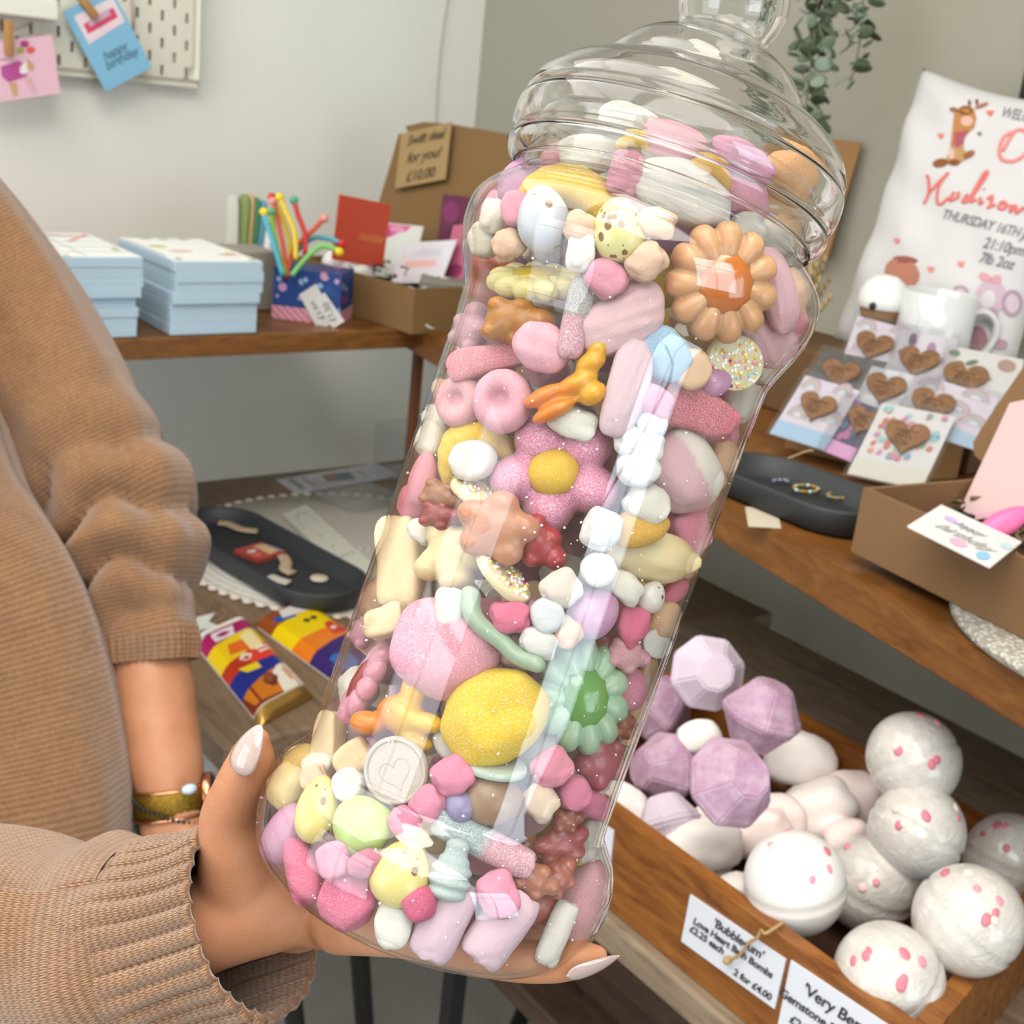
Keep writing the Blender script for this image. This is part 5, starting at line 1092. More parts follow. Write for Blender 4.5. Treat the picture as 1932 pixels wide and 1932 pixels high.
# ----------------------------------------------------------------- the sweets, front ones first
PK, HP, WH, PE, YE, LV, CR = 'f0a3b8', 'ee7f9f', 'f6f1e4', 'f8cfb0', 'f6cb2e', 'f2cfdb', 'f0d79b'
SW = [
# ---- top of the jar
('egg',1025,413,122,98,97,'c6ced9','pale blue speckled candy egg near the top of the jar','speck'),
('egg',1168,434,118,96,95,'efe68a','yellow candy egg heavily speckled with brown near the jar top','speckbig'),
('daisy',1362,535,205,218,12,'fcc48e/f2860f','peach daisy sweet with an orange jelly centre at the upper right'),
('mini',1182,328,82,68,75,PK,'pink mini marshmallow under the jar lid beside the yellow foam banana'),
('star',938,992,155,130,-15,'dfa07c','translucent peach gummy star in the middle of the jar'),
('bear',1020,1030,110,86,-50,'c2444a','dark red gummy behind the gummy star'),
('worm',945,1192,205,62,-40,'bfdcc0','mint green bent gummy strip above the green daisy'),
('lump',1290,365,190,112,-30,'fbf7ef','large white puffy foam sweet just below the jar neck','mm'),
('mini',1096,477,72,54,80,'fbf6ea','white mini marshmallow left of the heavily speckled egg'),
('mini',1220,495,78,68,30,'f9d3b8','peach mini marshmallow left of the peach daisy'),
('mini',1143,526,80,70,-35,PK,'pink mini marshmallow below the heavily speckled egg'),
('mini',1240,420,72,56,-10,'f9d3b8','peach mini marshmallow between the speckled egg and the white foam'),
('end',975,393,56,66,0,PK,'pink round mini marshmallow peeping out left of the pale blue egg'),
('daisy',1010,532,185,118,-8,'f8ee9e/f0cf10','pale yellow daisy sweet with a yellow jelly centre, seen from its side',None,-58),
('shrimp',1172,604,178,112,28,'f5cfd4','pale pink ridged foam shrimp in the upper middle of the jar'),
('shrimp',1468,548,168,66,-68,'f3c3cd','pale pink foam shrimp against the right shoulder of the jar'),
('mini',960,460,62,58,20,PE,'peach mini marshmallow under the pale blue egg'),
('end',916,452,60,68,0,'f4ecda','cream mini marshmallow at the left shoulder of the jar'),
('mini',931,408,62,52,70,'f6eddb','cream mini marshmallow topmost at the left shoulder'),
('banana',1085,368,210,105,-22,YE,'yellow foam banana behind the pale blue egg at the top'),
('mini',1458,450,76,62,-25,'faf5ea','white marshmallow right of the peach daisy under the lid'),
('shrimp',1446,636,128,92,-48,'f3c6cf','pale pink foam shrimp behind the sprinkle disc at the right'),
('jazz',1385,684,112,100,-20,'f3e7b6','round white chocolate disc covered in sprinkles, facing out at the right'),
('stick',1087,600,150,50,78,'d88fa6-a9a39d','pink and grey sugared stick standing upright in the upper middle'),
('bear',980,610,132,92,-10,'c98217','amber gummy sweet under the pale yellow daisy'),
('bear',893,618,92,76,60,'d988a4','pink sugared gummy at the left wall below the pale yellow daisy','sugar'),
('strip',925,678,180,62,8,'e5657b','red sugared gummy lips at the left above two pink foam rings'),
('lump',1022,655,90,110,70,'f3b0c0','pink sugared foam behind the upright sugared stick','foam'),
('shrimp',1184,733,186,76,75,'f4d6e0','pale lilac foam shrimp standing upright right of the orange jelly'),
('claw',1078,726,182,104,26,'f28a12-f7b619','orange and yellow forked jelly sweet in the upper middle'),
('end',1302,697,72,76,0,'fbd5b0','peach round mini marshmallow left of the sprinkle disc'),
('lump',1252,668,92,110,55,'8fc4e6','light blue sugared sweet below the peach daisy','sugar'),
('egg',1350,722,62,52,15,'cf86b8','purple candy egg below the sprinkle disc'),
('mini',1412,762,78,58,65,'f9f4e8','white mini marshmallow at the right wall below the sprinkle disc'),
('strip',1312,772,178,98,-22,'e2566d','large red sugared strawberry gummy at the right'),
('lump',1228,757,62,90,70,'eba4c6','pink sugared foam left of the red strawberry gummy','foam'),
('ring',948,757,110,116,0,'f0abbd','pink foam ring with a dimpled middle, right one of the pair'),
('ring',868,757,98,92,75,'f1adb9','pink foam ring at the left wall, left one of the pair','foam'),
('mini',1079,796,94,60,-22,'faf6ea','white mini marshmallow above the pink sugared flower'),
('mini',829,733,44,64,70,PE,'peach mini marshmallow at the left wall beside the pink foam rings'),
('mini',1228,800,60,60,10,'eef0f6','white round mini marshmallow under the upright lilac shrimp'),
# ---- middle
('flower5',1045,890,235,215,15,'ee86b0/f4c51c','pink sugared flower sweet with a yellow foam centre in the middle of the jar'),
('end',892,868,84,74,10,'f7f3ea','white mini marshmallow in front of the yellow foam ring'),
('mini',1205,838,92,62,-15,'f2f1f0','white mini marshmallow right of the pink flower, upper of two'),
('end',1206,884,80,70,0,'f1f0ee','white mini marshmallow right of the pink flower, lower of two'),
('mini',815,830,70,62,70,'f6efdf','white mini marshmallow at the left wall, lower of two above the yellow ring'),
('mini',822,790,66,54,-30,'f7f1e2','white mini marshmallow at the left wall, upper of two above the yellow ring'),
('banana',890,850,150,118,25,YE,'yellow curved foam banana in the middle left of the jar'),
('lump',1285,890,172,132,-55,'f2c5cf-f8efe2','large pink and white marshmallow at the right wall','foam2'),
('mini',1362,864,66,64,70,'fbcfae','peach mini marshmallow at the right wall beside the large pink marshmallow'),
('mini',1221,951,82,76,-30,'f7f1e4','white mini marshmallow below the large pink and white marshmallow'),
('jazz',898,931,100,96,-33,'f3e3b0','sprinkle covered disc seen edge on, upper of two',None,-74),
('jazz',950,1088,125,110,-48,'f3e3b0','sprinkle covered disc seen edge on, lower of two',None,-74),
('mini',1134,1000,78,72,65,'f4f3f0','white mini marshmallow below the pink sugared flower'),
('lump',1228,1050,196,96,-12,'f4dfa4','large cream white chocolate piece at the right wall','fat'),
('end',1128,1075,66,62,0,'f8f4e8','white round mini marshmallow above the purple egg, end facing out'),
('mini',1180,1108,76,54,-35,'f8f3e6','white mini marshmallow right of the purple egg'),
('lump',1208,995,110,72,10,'eeb426','yellow foam sweet behind the white marshmallow at the right','foam'),
('chunk',1296,1002,80,92,20,'f294ae','pink chew at the right wall below the large pink marshmallow','foam'),
('bear',842,940,98,58,-20,'b5774f','brown gummy below the yellow foam banana'),
('bear',834,974,82,54,-10,'a83a36','dark red gummy under the brown gummy'),
('chunk',763,1064,182,98,100,'f1d49d','large cream white chocolate piece at the left wall'),
('mouse',853,1040,150,150,10,'ecd392','cream star shaped white chocolate piece left of the gummy star'),
('egg',797,902,100,52,80,'f2a0b0','pink foam sweet at the left wall below the yellow banana','mm'),
('lump',770,945,66,70,40,'ec8ba0','dark pink foam sweet at the left wall above the cream chocolate','mm'),
('mini',795,1003,42,58,60,'f5ece0','white mini marshmallow wedged beside the large cream piece'),
('mini',797,836,36,52,80,PE,'peach mini marshmallow at the left wall beside white ones'),
('egg',1119,1155,100,94,30,'c983b4','purple candy egg in the middle right of the jar'),
('mini',1058,1112,74,70,30,'f9ebe0','pale peach marshmallow left of the purple egg'),
('mini',962,1165,78,64,-10,HP,'bright pink mini marshmallow in the middle of the jar'),
('end',1032,1161,64,66,0,'eef3f6','white mini marshmallow right of the bright pink one'),
('mini',1018,1211,74,56,-20,'f4f3ee','white mini marshmallow above the green daisy'),
('mini',1070,1195,56,56,50,PE,'peach mini marshmallow tucked above the green daisy'),
('mini',847,1152,84,60,83,'f9f6ee','white cylindrical marshmallow standing upright above the pink foam mushroom'),
('cone',1192,1182,66,84,-8,HP,'bright pink pinched marshmallow right of the purple egg'),
('mini',1253,1168,72,62,70,'fbd3ae','peach marshmallow at the right wall above the brown egg'),
('egg',1229,1126,60,52,60,'ece8de','white speckled candy egg half hidden at the right','speck'),
('lump',1277,1116,58,40,20,'f28fae','pink foam sweet at the right wall under the cream chocolate','mm'),
('disc',1238,1214,66,52,-25,'f5f1ea','white tablet at the right wall above the brown egg','tablet'),
('bear',1186,1238,84,62,-20,'dd8da0','pink sugared gummy above the green daisy','sugar'),
('egg',1300,1062,60,42,75,PE,'peach foam sweet at the right wall beside the cream chocolate','mm'),
# ---- lower half
('daisy',1097,1312,178,218,10,'bfe3c0/7fbf5c','mint green daisy sweet with a green jelly centre'),
('lump',934,1350,205,172,25,'f7d02a','large yellow foam sweet in the lower middle, beside the green daisy','foam'),
('lump',838,1228,196,172,-30,'f0a1b4','large pink sugared foam mushroom in the lower middle left','foam'),
('fish',757,1335,176,146,-12,'f48b10-f8c414','orange and yellow jelly bird in the lower left'),
('daisy',690,1288,170,105,60,'f1a8c0/b3202f','pink daisy sweet with a red jelly centre, turned to the left wall',None,-48),
('egg',706,1130,86,66,70,'a5713a','brown chocolate egg at the left wall'),
('chunk',727,1172,86,58,15,'f0d8a8','small cream white chocolate piece beside the brown egg at left'),
('bear',684,1188,64,52,60,'d98ca6','pink sugared gummy at the left wall under the brown egg','sugar'),
('egg',1188,1300,80,70,80,'ef92ae','pink foam sweet right of the green daisy','foam'),
('egg',1224,1280,92,48,70,'ad7d45','brown chocolate egg at the right wall'),
('mini',1206,1340,58,42,75,'fbd1a8','peach mini marshmallow at the right wall beside the green daisy'),
('bear',1172,1366,66,54,-60,'c27e66','brown gummy under the green daisy'),
('mini',1184,1390,36,34,0,'fbd1a8','small peach mini marshmallow right below the green daisy'),
('star',1140,1432,108,112,20,'e27f8b','red pink gummy at the right wall above the base'),
('end',851,1398,66,66,0,'f8f5ec','white round mini marshmallow between jelly bird and large yellow foam'),
('heartdisc',748,1454,118,124,20,'c9beb2','white tablet embossed with a heart'),
('tab',934,1446,116,110,-8,'cfdfd2','pale mint tablet seen edge on under the large yellow foam',None,-76),
('mini',854,1464,76,72,30,'f39ab8','pink mini marshmallow right of the heart tablet, upper of three'),
('mini',808,1517,68,66,35,'f39ab6','pink mini marshmallow below the heart tablet, middle of three'),
('mini',765,1552,56,64,60,'f08fae','pink mini marshmallow below the heart tablet, lowest of three'),
('end',661,1481,64,66,0,'f7f3e8','white mini marshmallow left of the heart tablet'),
('egg',931,1507,114,100,-15,'97693a','brown chocolate egg in the lower middle under the mint tablet'),
('mini',1040,1449,76,70,30,'f49db4','pink mini marshmallow below the green daisy, left of two'),
('end',1082,1496,66,66,0,'f393b4','pink mini marshmallow below the green daisy, right of two'),
('mini',1122,1520,50,66,60,'f094b2','pink marshmallow at the lower right wall'),
('mini',1020,1512,72,66,-40,'fae2cd','cream mini marshmallow right of the lower brown egg'),
('egg',599,1527,122,80,82,'efdc6a','yellow speckled candy egg at the lower left','speck'),
('egg',687,1558,112,112,20,'b9dc6e','light green candy egg at the lower left'),
('egg',531,1572,116,78,72,'c57fae','purple candy egg at the lower left wall'),
('egg',756,1648,122,108,70,'ecd965','yellow candy egg with a brown dot near the base','speck'),
('mini',563,1432,76,60,10,'f2cf6e','yellow foam sweet by the thumb at the lower left wall','foam'),
('lump',536,1482,84,78,50,'f3dca0','cream foam sweet by the thumb above the purple egg','mm'),
('chunk',617,1402,120,56,98,'efd6a4','tall cream white chocolate piece below the pink daisy at left'),
('chunk',668,1432,80,62,40,'deb980','tan white chocolate piece left of the heart tablet'),
('mini',600,1443,68,44,0,'f6ead6','cream mini marshmallow above the yellow speckled egg at lower left'),
('mini',592,1468,52,50,30,PE,'peach mini marshmallow above the yellow speckled egg at lower left'),
('stick',912,1590,205,60,-28,'a9bfc0-e59db3','grey and pink sugared stick lying across the lower middle'),
('cola',853,1640,112,82,75,'b4cdcc','pale grey green sugared bottle sweet near the base','sugar'),
('chunk',630,1622,64,66,20,'f3a3bb','small pink marshmallow at the lower left','mm'),
('lump',570,1645,66,126,20,'ee6f9a','bright pink sugared sweet at the lower left by the palm','foam'),
('lump',655,1698,106,108,-30,'ee6f9b','bright pink sugared sweet near the base, right of two','foam'),
('end',744,1742,72,90,0,'f9f6ee','white marshmallow at the base of the jar'),
('mini',939,1688,72,88,20,'f3a0bb','pink marshmallow near the base under the sugared stick'),
('stick',838,1736,150,84,62,'edd0e0-eed3e2','lavender marshmallow log at the base, left one','mm'),
('stick',945,1748,150,92,50,'eecfdd-efd3e0','lavender marshmallow log at the base, right one','mm'),
('stick',1050,1760,120,50,62,'f5f1ea-f5f1ea','white marshmallow slab at the base right','mm'),
('lump',1104,1698,150,96,60,'f0b0b8','large pink foam sweet at the lower right wall','foam'),
('mini',1122,1592,80,48,75,'f6f1e6','white marshmallow at the lower right wall above the pink foam'),
('star',1060,1590,110,80,10,'d0706e','red translucent gummy at the lower right'),
('bear',1012,1662,92,66,-30,'cf8a72','brown pink gummy near the base, left of two'),
('bear',1056,1652,74,62,40,'c9776a','brown pink gummy near the base, right of two'),
('bear',1072,1546,60,50,0,'b9705c','brown gummy at the lower right above the red one'),
('lump',792,1707,62,60,20,'d8487c','dark pink sugared sweet behind the lavender log','foam'),
('lump',688,1630,70,50,20,'c9708e','dark pink foam sweet hidden under the green egg','foam'),
('egg',870,1520,60,60,20,'8c7db5','violet candy egg hidden behind the brown egg in the lower middle'),
# ---- in the neck, seen through the lid
('banana',1210,272,90,36,-14,YE,'yellow foam sweet inside the jar neck'),
('banana',1342,322,90,42,-28,'f3b823','yellow foam sweet at the jar neck behind the white foam'),
('lump',1270,270,120,72,-20,'efa3b5','pink foam sweet in the jar neck','foam'),
('lump',1400,372,110,84,-40,'f0a0b8','pink foam sweet behind the lid rim right of the white foam','foam'),
('lump',1490,330,96,110,60,'f9b878','orange foam sweet inside the lid at the right','foam'),
('mini',1410,432,70,66,20,'f6f2ea','white sugared marshmallow above the peach daisy'),
('mini',1052,300,66,56,20,'f0a3b3','pink mini marshmallow at the left of the neck'),
('lump',1110,292,110,70,-5,'f3eddc','cream foam sweet in the jar neck left of the pink marshmallow','mm'),
('mini',1098,432,60,70,50,PE,'peach mini marshmallow between the two speckled eggs'),
('lump',1190,225,120,56,-15,'f1ebdf','cream foam sweet up in the lid','mm'),
('lump',1400,300,130,60,-30,'f0a8c6','pink foam sweet up in the lid at the right','foam'),
('end',1490,445,60,70,0,'fbd0a2','peach mini marshmallow at the right of the neck'),
]
for q in SW:
    kind, px, py, w, h, ang, hx, lab = q[:8]; ex = list(q[8:])
    kw = {}
    if len(ex) > 0 and ex[0]: kw['sty'] = ex[0]
    if len(ex) > 1: kw['tilt'] = ex[1]
    if lab.startswith('large white puffy'): kw['relax'] = .004
    sweet(kind, px, py, w, h, ang, hx, lab, **kw)
# ---- sugar grains clinging to the inside of the wall
gr_ = random.Random(5); b = BM()
for k in range(230):
    z = gr_.uniform(ZB + .004, 800/PXM); a = gr_.gauss(0, .75) + math.pi; r = rin(z) + .0010; p = JM @ Vector((r*math.cos(a), r*math.sin(a), z)); s = gr_.uniform(.00008, .00027)
    bmesh.ops.create_cube(b, size=2*s, matrix=Matrix.Translation(p) @ Matrix.Rotation(gr_.uniform(0, 3), 4, 'X') @ Matrix.Rotation(gr_.uniform(0, 3), 4, 'Z'))
solo('sugar_grains', b, M('f4efe8', .3), 'loose white sugar grains clinging to the inside of the jar wall', 'sugar', None, False, 'stuff')
# ---- the rest of the jar: sweets deeper inside and round the back, seen only in the gaps
fr = random.Random(11); FILL = [('mini', 'f6f0e2', 'mm', 'white'), ('mini', 'f0a3b8', 'mm', 'pink'), ('mini', 'f8cfb0', 'mm', 'peach'), ('lump', 'ee9db4', 'foam', 'rose'), ('lump', 'f2c63a', 'foam', 'yellow'),
    ('egg', 'c983b4', 'shell', 'purple'), ('shrimp', 'f3ccd6', 'mm', 'pale pink'), ('chunk', 'efd6a4', 'fat', 'cream'), ('bear', 'c96a5a', 'gum', 'red brown')]
nf = 0; NF0 = len(PLACED); SPX = np.array([[*(lambda q: (CX + F_PX*q[0]/q[2], CX + F_PX*q[1]/q[2], q[2]))(ROT.transposed() @ (Vector(p[:3]) - EYE)), p[3]] for p in PLACED])
for tries in range(9000):
    z = fr.uniform(ZB + .006, 990/PXM); R0 = rin(z); a = fr.uniform(0, 6.283); big = fr.random() < .5; r0 = .0095 if big else .0068
    q = math.sqrt(fr.random())*(R0 - r0)
    if tries < 3500: q = R0 - r0 - .0004
    P = JM @ Vector((q*math.cos(a), q*math.sin(a), z))
    D = np.linalg.norm(PLACED[:, :3] - np.array(P)[None], axis=1) - PLACED[:, 3] - r0
    if D.min() < -.0012: continue
    q3 = ROT.transposed() @ (P - EYE); sx, sy = CX + F_PX*q3.x/q3.z, CX + F_PX*q3.y/q3.z      # stay behind the front layer
    hid = np.hypot(SPX[:, 0] - sx, SPX[:, 1] - sy) < (SPX[:, 3] + r0)*.95*F_PX/q3.z
    if np.any(hid & (SPX[:, 2] > q3.z - .002)) and q3.z < JD + .012: continue
    kind, hx, sty, cn = fr.choice(FILL[3:] if big else FILL[:3]); s = r0*1.12
    rot = Matrix.Rotation(fr.uniform(0, 6.28), 3, 'X') @ Matrix.Rotation(fr.uniform(0, 6.28), 3, 'Y')
    if q > R0 - r0 - .002: rot = frame(JM.to_3x3() @ Vector((math.cos(a), math.sin(a), 0)), JM.to_3x3() @ Vector((-math.sin(a), math.cos(a), fr.uniform(-1, 1))))
    o = sweet_obj(kind, hx, sty, fr.randrange(5), NAMES[kind]); o.matrix_world = Matrix.Translation(P) @ rot.to_4x4() @ Matrix.Diagonal((s*1.1, s*.95, s*.9, 1))
    tag(o, '%s sweet deep in the jar behind the front layer' % cn, 'sweet', 'sweets deeper inside the jar'); nf += 1
    PLACED = np.vstack([PLACED, np.array([[*P, r0]])])
    if nf >= 170: break
# ================================================================= the person holding the jar
def knit(name, ucount, vrow, base=('563a26', '7e5b3f', 'a57e5b'), ribs=False, bump=.8):
    """stocking stitch in uv space: u 0..1 round the tube (times ucount columns), v in metres along it"""
    s = NT(name); uv = s.node('ShaderNodeTexCoord').outputs['UV']; sx = s.node('ShaderNodeSeparateXYZ')
    nz = s.node('ShaderNodeTexNoise'); s.link(uv, nz.inputs['Vector']); nz.inputs['Scale'].default_value = 26; nz.inputs['Detail'].default_value = 2
    s.link(uv, sx.inputs[0]); wob = s.math('MULTIPLY', s.math('SUBTRACT', nz.outputs[0], .5), .5)
    fu = s.math('FRACT', s.math('ADD', s.math('MULTIPLY', sx.outputs[0], ucount), wob)); au = s.math('ABSOLUTE', s.math('SUBTRACT', fu, .5))       # 0 at the column middle
    fv = s.math('FRACT', s.math('ADD', s.math('ADD', s.math('DIVIDE', sx.outputs[1], vrow), s.math('MULTIPLY', au, -1.3)), s.math('MULTIPLY', wob, .6)))
    leg = s.math('SINE', s.math('MULTIPLY', fv, math.pi)); col = s.math('SINE', s.math('MULTIPLY', s.math('MULTIPLY', au, 2.0), math.pi))
    h = s.math('MULTIPLY', s.math('POWER', leg, .7), s.math('ADD', .25, s.math('MULTIPLY', col, .75)))
    c3 = s.coord('Object'); n1 = s.noise(c3, 45, 4, .65); n2 = s.noise(c3, 420, 2, .6); n3 = s.noise(c3, 900, 1)
    f = s.math('ADD', s.math('MULTIPLY', h, .55), s.math('ADD', s.math('MULTIPLY', n1, .25), s.math('MULTIPLY', n2, .35)))
    s.set(Base_Color=s.ramp(f, [(.25, base[0]), (.55, base[1]), (.85, base[2])]), Roughness=.95, Specular_IOR_Level=.15, Sheen_Weight=.35, Sheen_Roughness=.5)
    s.bump(s.math('ADD', h, s.math('MULTIPLY', s.math('ADD', n2, n3), .35)), bump, .0008); return s.m
M_KNIT_NEAR = knit('camel_knit_near', 150, .0031)
M_KNIT_RIB = knit('camel_knit_rib', 150, .0030)
M_KNIT_FAR = knit('camel_knit_far', 170, .0032, bump=.5)
M_KNIT_BODY = knit('camel_knit_body', 380, .0032, bump=.5)
def M_skin_():
    s = NT('skin'); c = s.coord('Object'); n = s.noise(c, 30, 4, .6); v = s.node('ShaderNodeTexVoronoi'); s.link(c, v.inputs['Vector']); v.inputs['Scale'].default_value = 900
    s.set(Base_Color=s.ramp(n, [(.3, 'a6714f'), (.55, 'b27c5c'), (.8, 'b98566')]), Roughness=.5, Specular_IOR_Level=.35, Subsurface_Weight=.22, Subsurface_Radius=(1.0, .35, .18), Subsurface_Scale=.006)
    s.bump(s.math('ADD', v.outputs['Distance'], s.math('MULTIPLY', n, .6)), .12, .0007); return s.m
M_SKIN = M_skin_()
def chain(bm, joints, seg=22, n=6, capr=True):
    """tapered limb through (px, py, depth, radius px) joints; closed with round ends"""
    q = smooth_path([(*at(x, y, d), r*d/F_PX) for x, y, d, r in joints], n)
    P = [Vector(k[:3]) for k in q]; R = [float(k[3]) for k in q]
    tube(bm, P, R, seg)
    ball(bm, P[0], R[0], None, 10, 16); ball(bm, P[-1], R[-1], None, 10, 16)
# ---- hand under the jar, built as one skin
hb = BM()
chain(hb, [(120,1815,.468,105),(280,1785,.456,100),(400,1738,.448,92),(520,1705,.450,88)], 26)                  # forearm and wrist
for a in ((470,1715,.452,90),(560,1712,.462,84),(640,1728,.466,66),(610,1690,.470,70),(520,1650,.462,78)): ball(hb, at(*a[:3]), a[3]*a[2]/F_PX)
chain(hb, [(560,1720,.452,66),(660,1735,.448,58),(760,1752,.436,50)], 20)                                      # edge of the palm
chain(hb, [(452,1672,.446,82),(440,1600,.436,66),(432,1545,.430,56),(446,1498,.424,49),(470,1448,.420,47),(480,1416,.418,40),(486,1396,.417,26)], 26)   # thumb
chain(hb, [(640,1742,.440,58),(760,1760,.418,47),(860,1787,.402,43),(960,1810,.396,41),(1050,1815,.394,39),(1110,1806,.394,31),(1130,1802,.394,20)], 22) # index
chain(hb, [(650,1725,.460,56),(780,1750,.448,45),(900,1765,.437,42),(1000,1772,.430,40),(1080,1768,.428,30)], 18)   # middle
chain(hb, [(640,1705,.476,54),(760,1722,.470,43),(880,1730,.462,40),(980,1735,.457,34)], 18)                        # ring
chain(hb, [(620,1685,.488,48),(730,1690,.488,38),(830,1695,.484,34),(900,1700,.481,28)], 18)                        # little
hand = remesh(hb, .0016, 7)
# ---- far arm
fa = BM()
chain(fa, [(262,1170,1.022,74),(286,1290,1.005,79),(291,1350,1.0,80),(312,1440,.985,72),(322,1500,.98,63),(330,1560,.978,66)], 24)
for a in ((332,1590,.975,60),(345,1640,.97,58)): ball(fa, at(*a[:3]), (a[3]*a[2]/F_PX*1.0, a[3]*a[2]/F_PX*.9, a[3]*a[2]/F_PX*1.1))
for k in range(4): chain(fa, [(318+22*k,1660,.97,22),(322+22*k,1730,.965,19),(330+20*k,1790,.96,15)], 12)
chain(fa, [(375,1600,.95,24),(395,1660,.94,20),(398,1710,.94,16)], 12)
# ---- torso, neck, head and legs (outside the photograph, but the person is whole)
def lump(bm, px, py, d, rx, ry=None, rz=None): ball(bm, at(px, py, d), (rx, ry or rx, rz or rx))
TJ = [(-262,60,.995,110,100),(-255,230,.99,180,140),(-285,420,.98,215,180),(-300,700,.97,220,190),(-245,1000,.96,230,195),(-150,1300,.96,262,205),(-120,1560,.975,275,215),(-115,1800,.99,270,215)]
pel = at(-115, 1800, .99); nk = at(-255, 40, .995); bx_, by_ = pel.x, pel.y
chain(fa, [(-200,380,1.0,100),(-90,480,1.03,108),(80,700,1.04,104),(195,940,1.035,98),(250,1130,1.024,78)], 18)
tb = BM(); q = smooth_path([(*at(x, y, d), ra*d/F_PX, rb*d/F_PX) for x, y, d, ra, rb in TJ], 5); tube(tb, [Vector(k[:3]) for k in q], [(float(k[3]), float(k[4])) for k in q], 28, True, ref=CAMX)
hd_ = nk + Vector((.045, -.02, .235)); tube(tb, [nk - Vector((0,0,.05)), nk + Vector((.01,-.005,.06)), nk + Vector((.025,-.01,.17))], [.062, .05, .048], 18)
ball(tb, hd_, (.078, .072, .105)); ball(tb, hd_ + Vector((.08,-.02,-.015)), (.012, .010, .016)); ball(tb, hd_ + Vector((.062,-.015,-.062)), (.022, .028, .008))
for s in (-1, 1): ball(tb, hd_ + Vector((-.005, s*.072, -.01)), (.014, .008, .028))
for s in (-1, 1): tube(tb, [Vector((bx_, by_+s*.06, pel.z+.05)), Vector((bx_+.01, by_+s*.075, .42)), Vector((bx_, by_+s*.08, .06))], [.08, .055, .038], 16); ball(tb, Vector((bx_+.05, by_+s*.08, .045)), (.11, .04, .042))
chain(tb, [(-330,420,.93,110),(-580,900,.80,110),(-740,1380,.67,120),(-640,1700,.59,120),(-360,1800,.535,115),(0,1815,.482,105),(200,1812,.462,100)], 18)
body = remesh(merge(tb, fa), .006, 3); merge(body, hand)
person = empty('person', 'person in a camel knit jumper holding up the sweet jar, watch on the far wrist', 'person', Vector((bx_, by_, 0)))
BODY = child('body', body, M_SKIN, person)
# nails
M_NAIL = M('a8948d', .12, 0, .6, .8)
def nail(base, tip, d0, d1, wpx, nrm, curl=.35):
    A, B = at(*base, d0), at(*tip, d1); ax = (B-A); L = ax.length; ax.normalize(); n = (ROT @ Vector(nrm)); n = (n - ax*n.dot(ax)).normalized(); sd = ax.cross(n); w = wpx*d0/F_PX/2
    b = BM(); G = []
    for i in range(15):
        t = i/14; hw = w*((1-(1-min(1, t/.28))**2)**.5 if t < .28 else math.cos((t-.28)/.72*math.pi/2)**.62 + .0)
        hw = max(hw, w*.03); G.append([b.verts.new(A + ax*(L*t) + sd*(hw*x) + n*(w*curl*(1 - x*x)*hw/w + .0006*math.sin(t*3.1))) for x in [k/5-1 for k in range(11)]])
    for r0, r1 in zip(G, G[1:]):
        for k in range(10): b.faces.new((r0[k], r0[k+1], r1[k+1], r1[k]))
    bmesh.ops.recalc_face_normals(b, faces=b.faces); bmesh.ops.solidify(b, geom=b.faces[:], thickness=.0006)
    o = child('fingernail', b, M_NAIL, BODY); o['label'] = 'long glossy pale almond shaped nail'; return o
nail((447,1462), (494,1366), .4045, .4045, 64, (-.45, -.05, -.9))
nail((1068,1842), (1170,1803), .383, .3875, 44, (.15, .55, -.85), .3)
nail((1050,1792), (1110,1776), .425, .425, 36, (.2, -.3, -.9), .3)
# hair (outside the photograph)
b = BM(); superell(b, 1, 1, Matrix.Translation(hd_ + Vector((-.018, 0, .025))) @ Matrix.Diagonal((.085, .084, .105, 1)), 18, 24, .05, 3, 3)
superell(b, .8, .9, Matrix.Translation(hd_ + Vector((-.055, 0, -.085))) @ Matrix.Diagonal((.05, .088, .15, 1)), 18, 24, .10, 4, 3)
child('hair', b, M('4a3020', .5), person)
b = BM()
for s in (-1, 1): tube(b, [Vector((bx_, by_+s*.05, pel.z+.06)), Vector((bx_, by_+s*.06, pel.z-.05)), Vector((bx_+.01, by_+s*.075, .42)), Vector((bx_, by_+s*.08, .07))], [.095, .10, .072, .06], 18)
child('trousers', b, M('2a2c33', .85), person)
b = BM()
for s in (-1, 1): superell(b, .7, .9, Matrix.Translation(Vector((bx_+.045, by_+s*.08, .045))) @ Matrix.Diagonal((.125, .046, .044, 1)), 12, 20)
child('shoes', b, M('e4e2de', .6), person)
# ---- jumper
def px_tube(joints, n, seg, disp, uvl=1, cap=False, ref=None, thick=0):
    """tube through (px, py, depth, ra px, rb px)"""
    q = smooth_path([(*at(x, y, d), ra*d/F_PX, rb*d/F_PX) for x, y, d, ra, rb in joints], n)
    b = BM(); rings = tube(b, [Vector(k[:3]) for k in q], [(float(k[3]), float(k[4])) for k in q], seg, cap, uvl, disp, ref)
    return b, rings
def nz(x, y, z=0, s=1): return noise.noise(Vector((x*s, y*s, z)))
sweater = empty('knitted_jumper', '', ''); del sweater['label']; del sweater['category']; sweater.parent = person
# body panel
def d_body(i, k, u, v):
    a = 2*math.pi*u; return .010*nz(math.cos(a)*1.5, v*5, math.sin(a)*1.5) + .006*nz(math.cos(a)*4, v*7, math.sin(a)*4+5)
b, _ = px_tube([(-265,110,.995,150,125),(-255,240,.99,215,180),(-290,430,.98,260,230),(-300,700,.97,280,240),(-245,1000,.96,290,240),(-145,1240,.96,325,250),(-105,1440,.965,350,265),(-98,1600,.975,352,270),(-105,1980,1.0,345,270)], 10, 120, d_body, 1, False, CAMX)
child('jumper_body', b, M_KNIT_BODY, sweater)
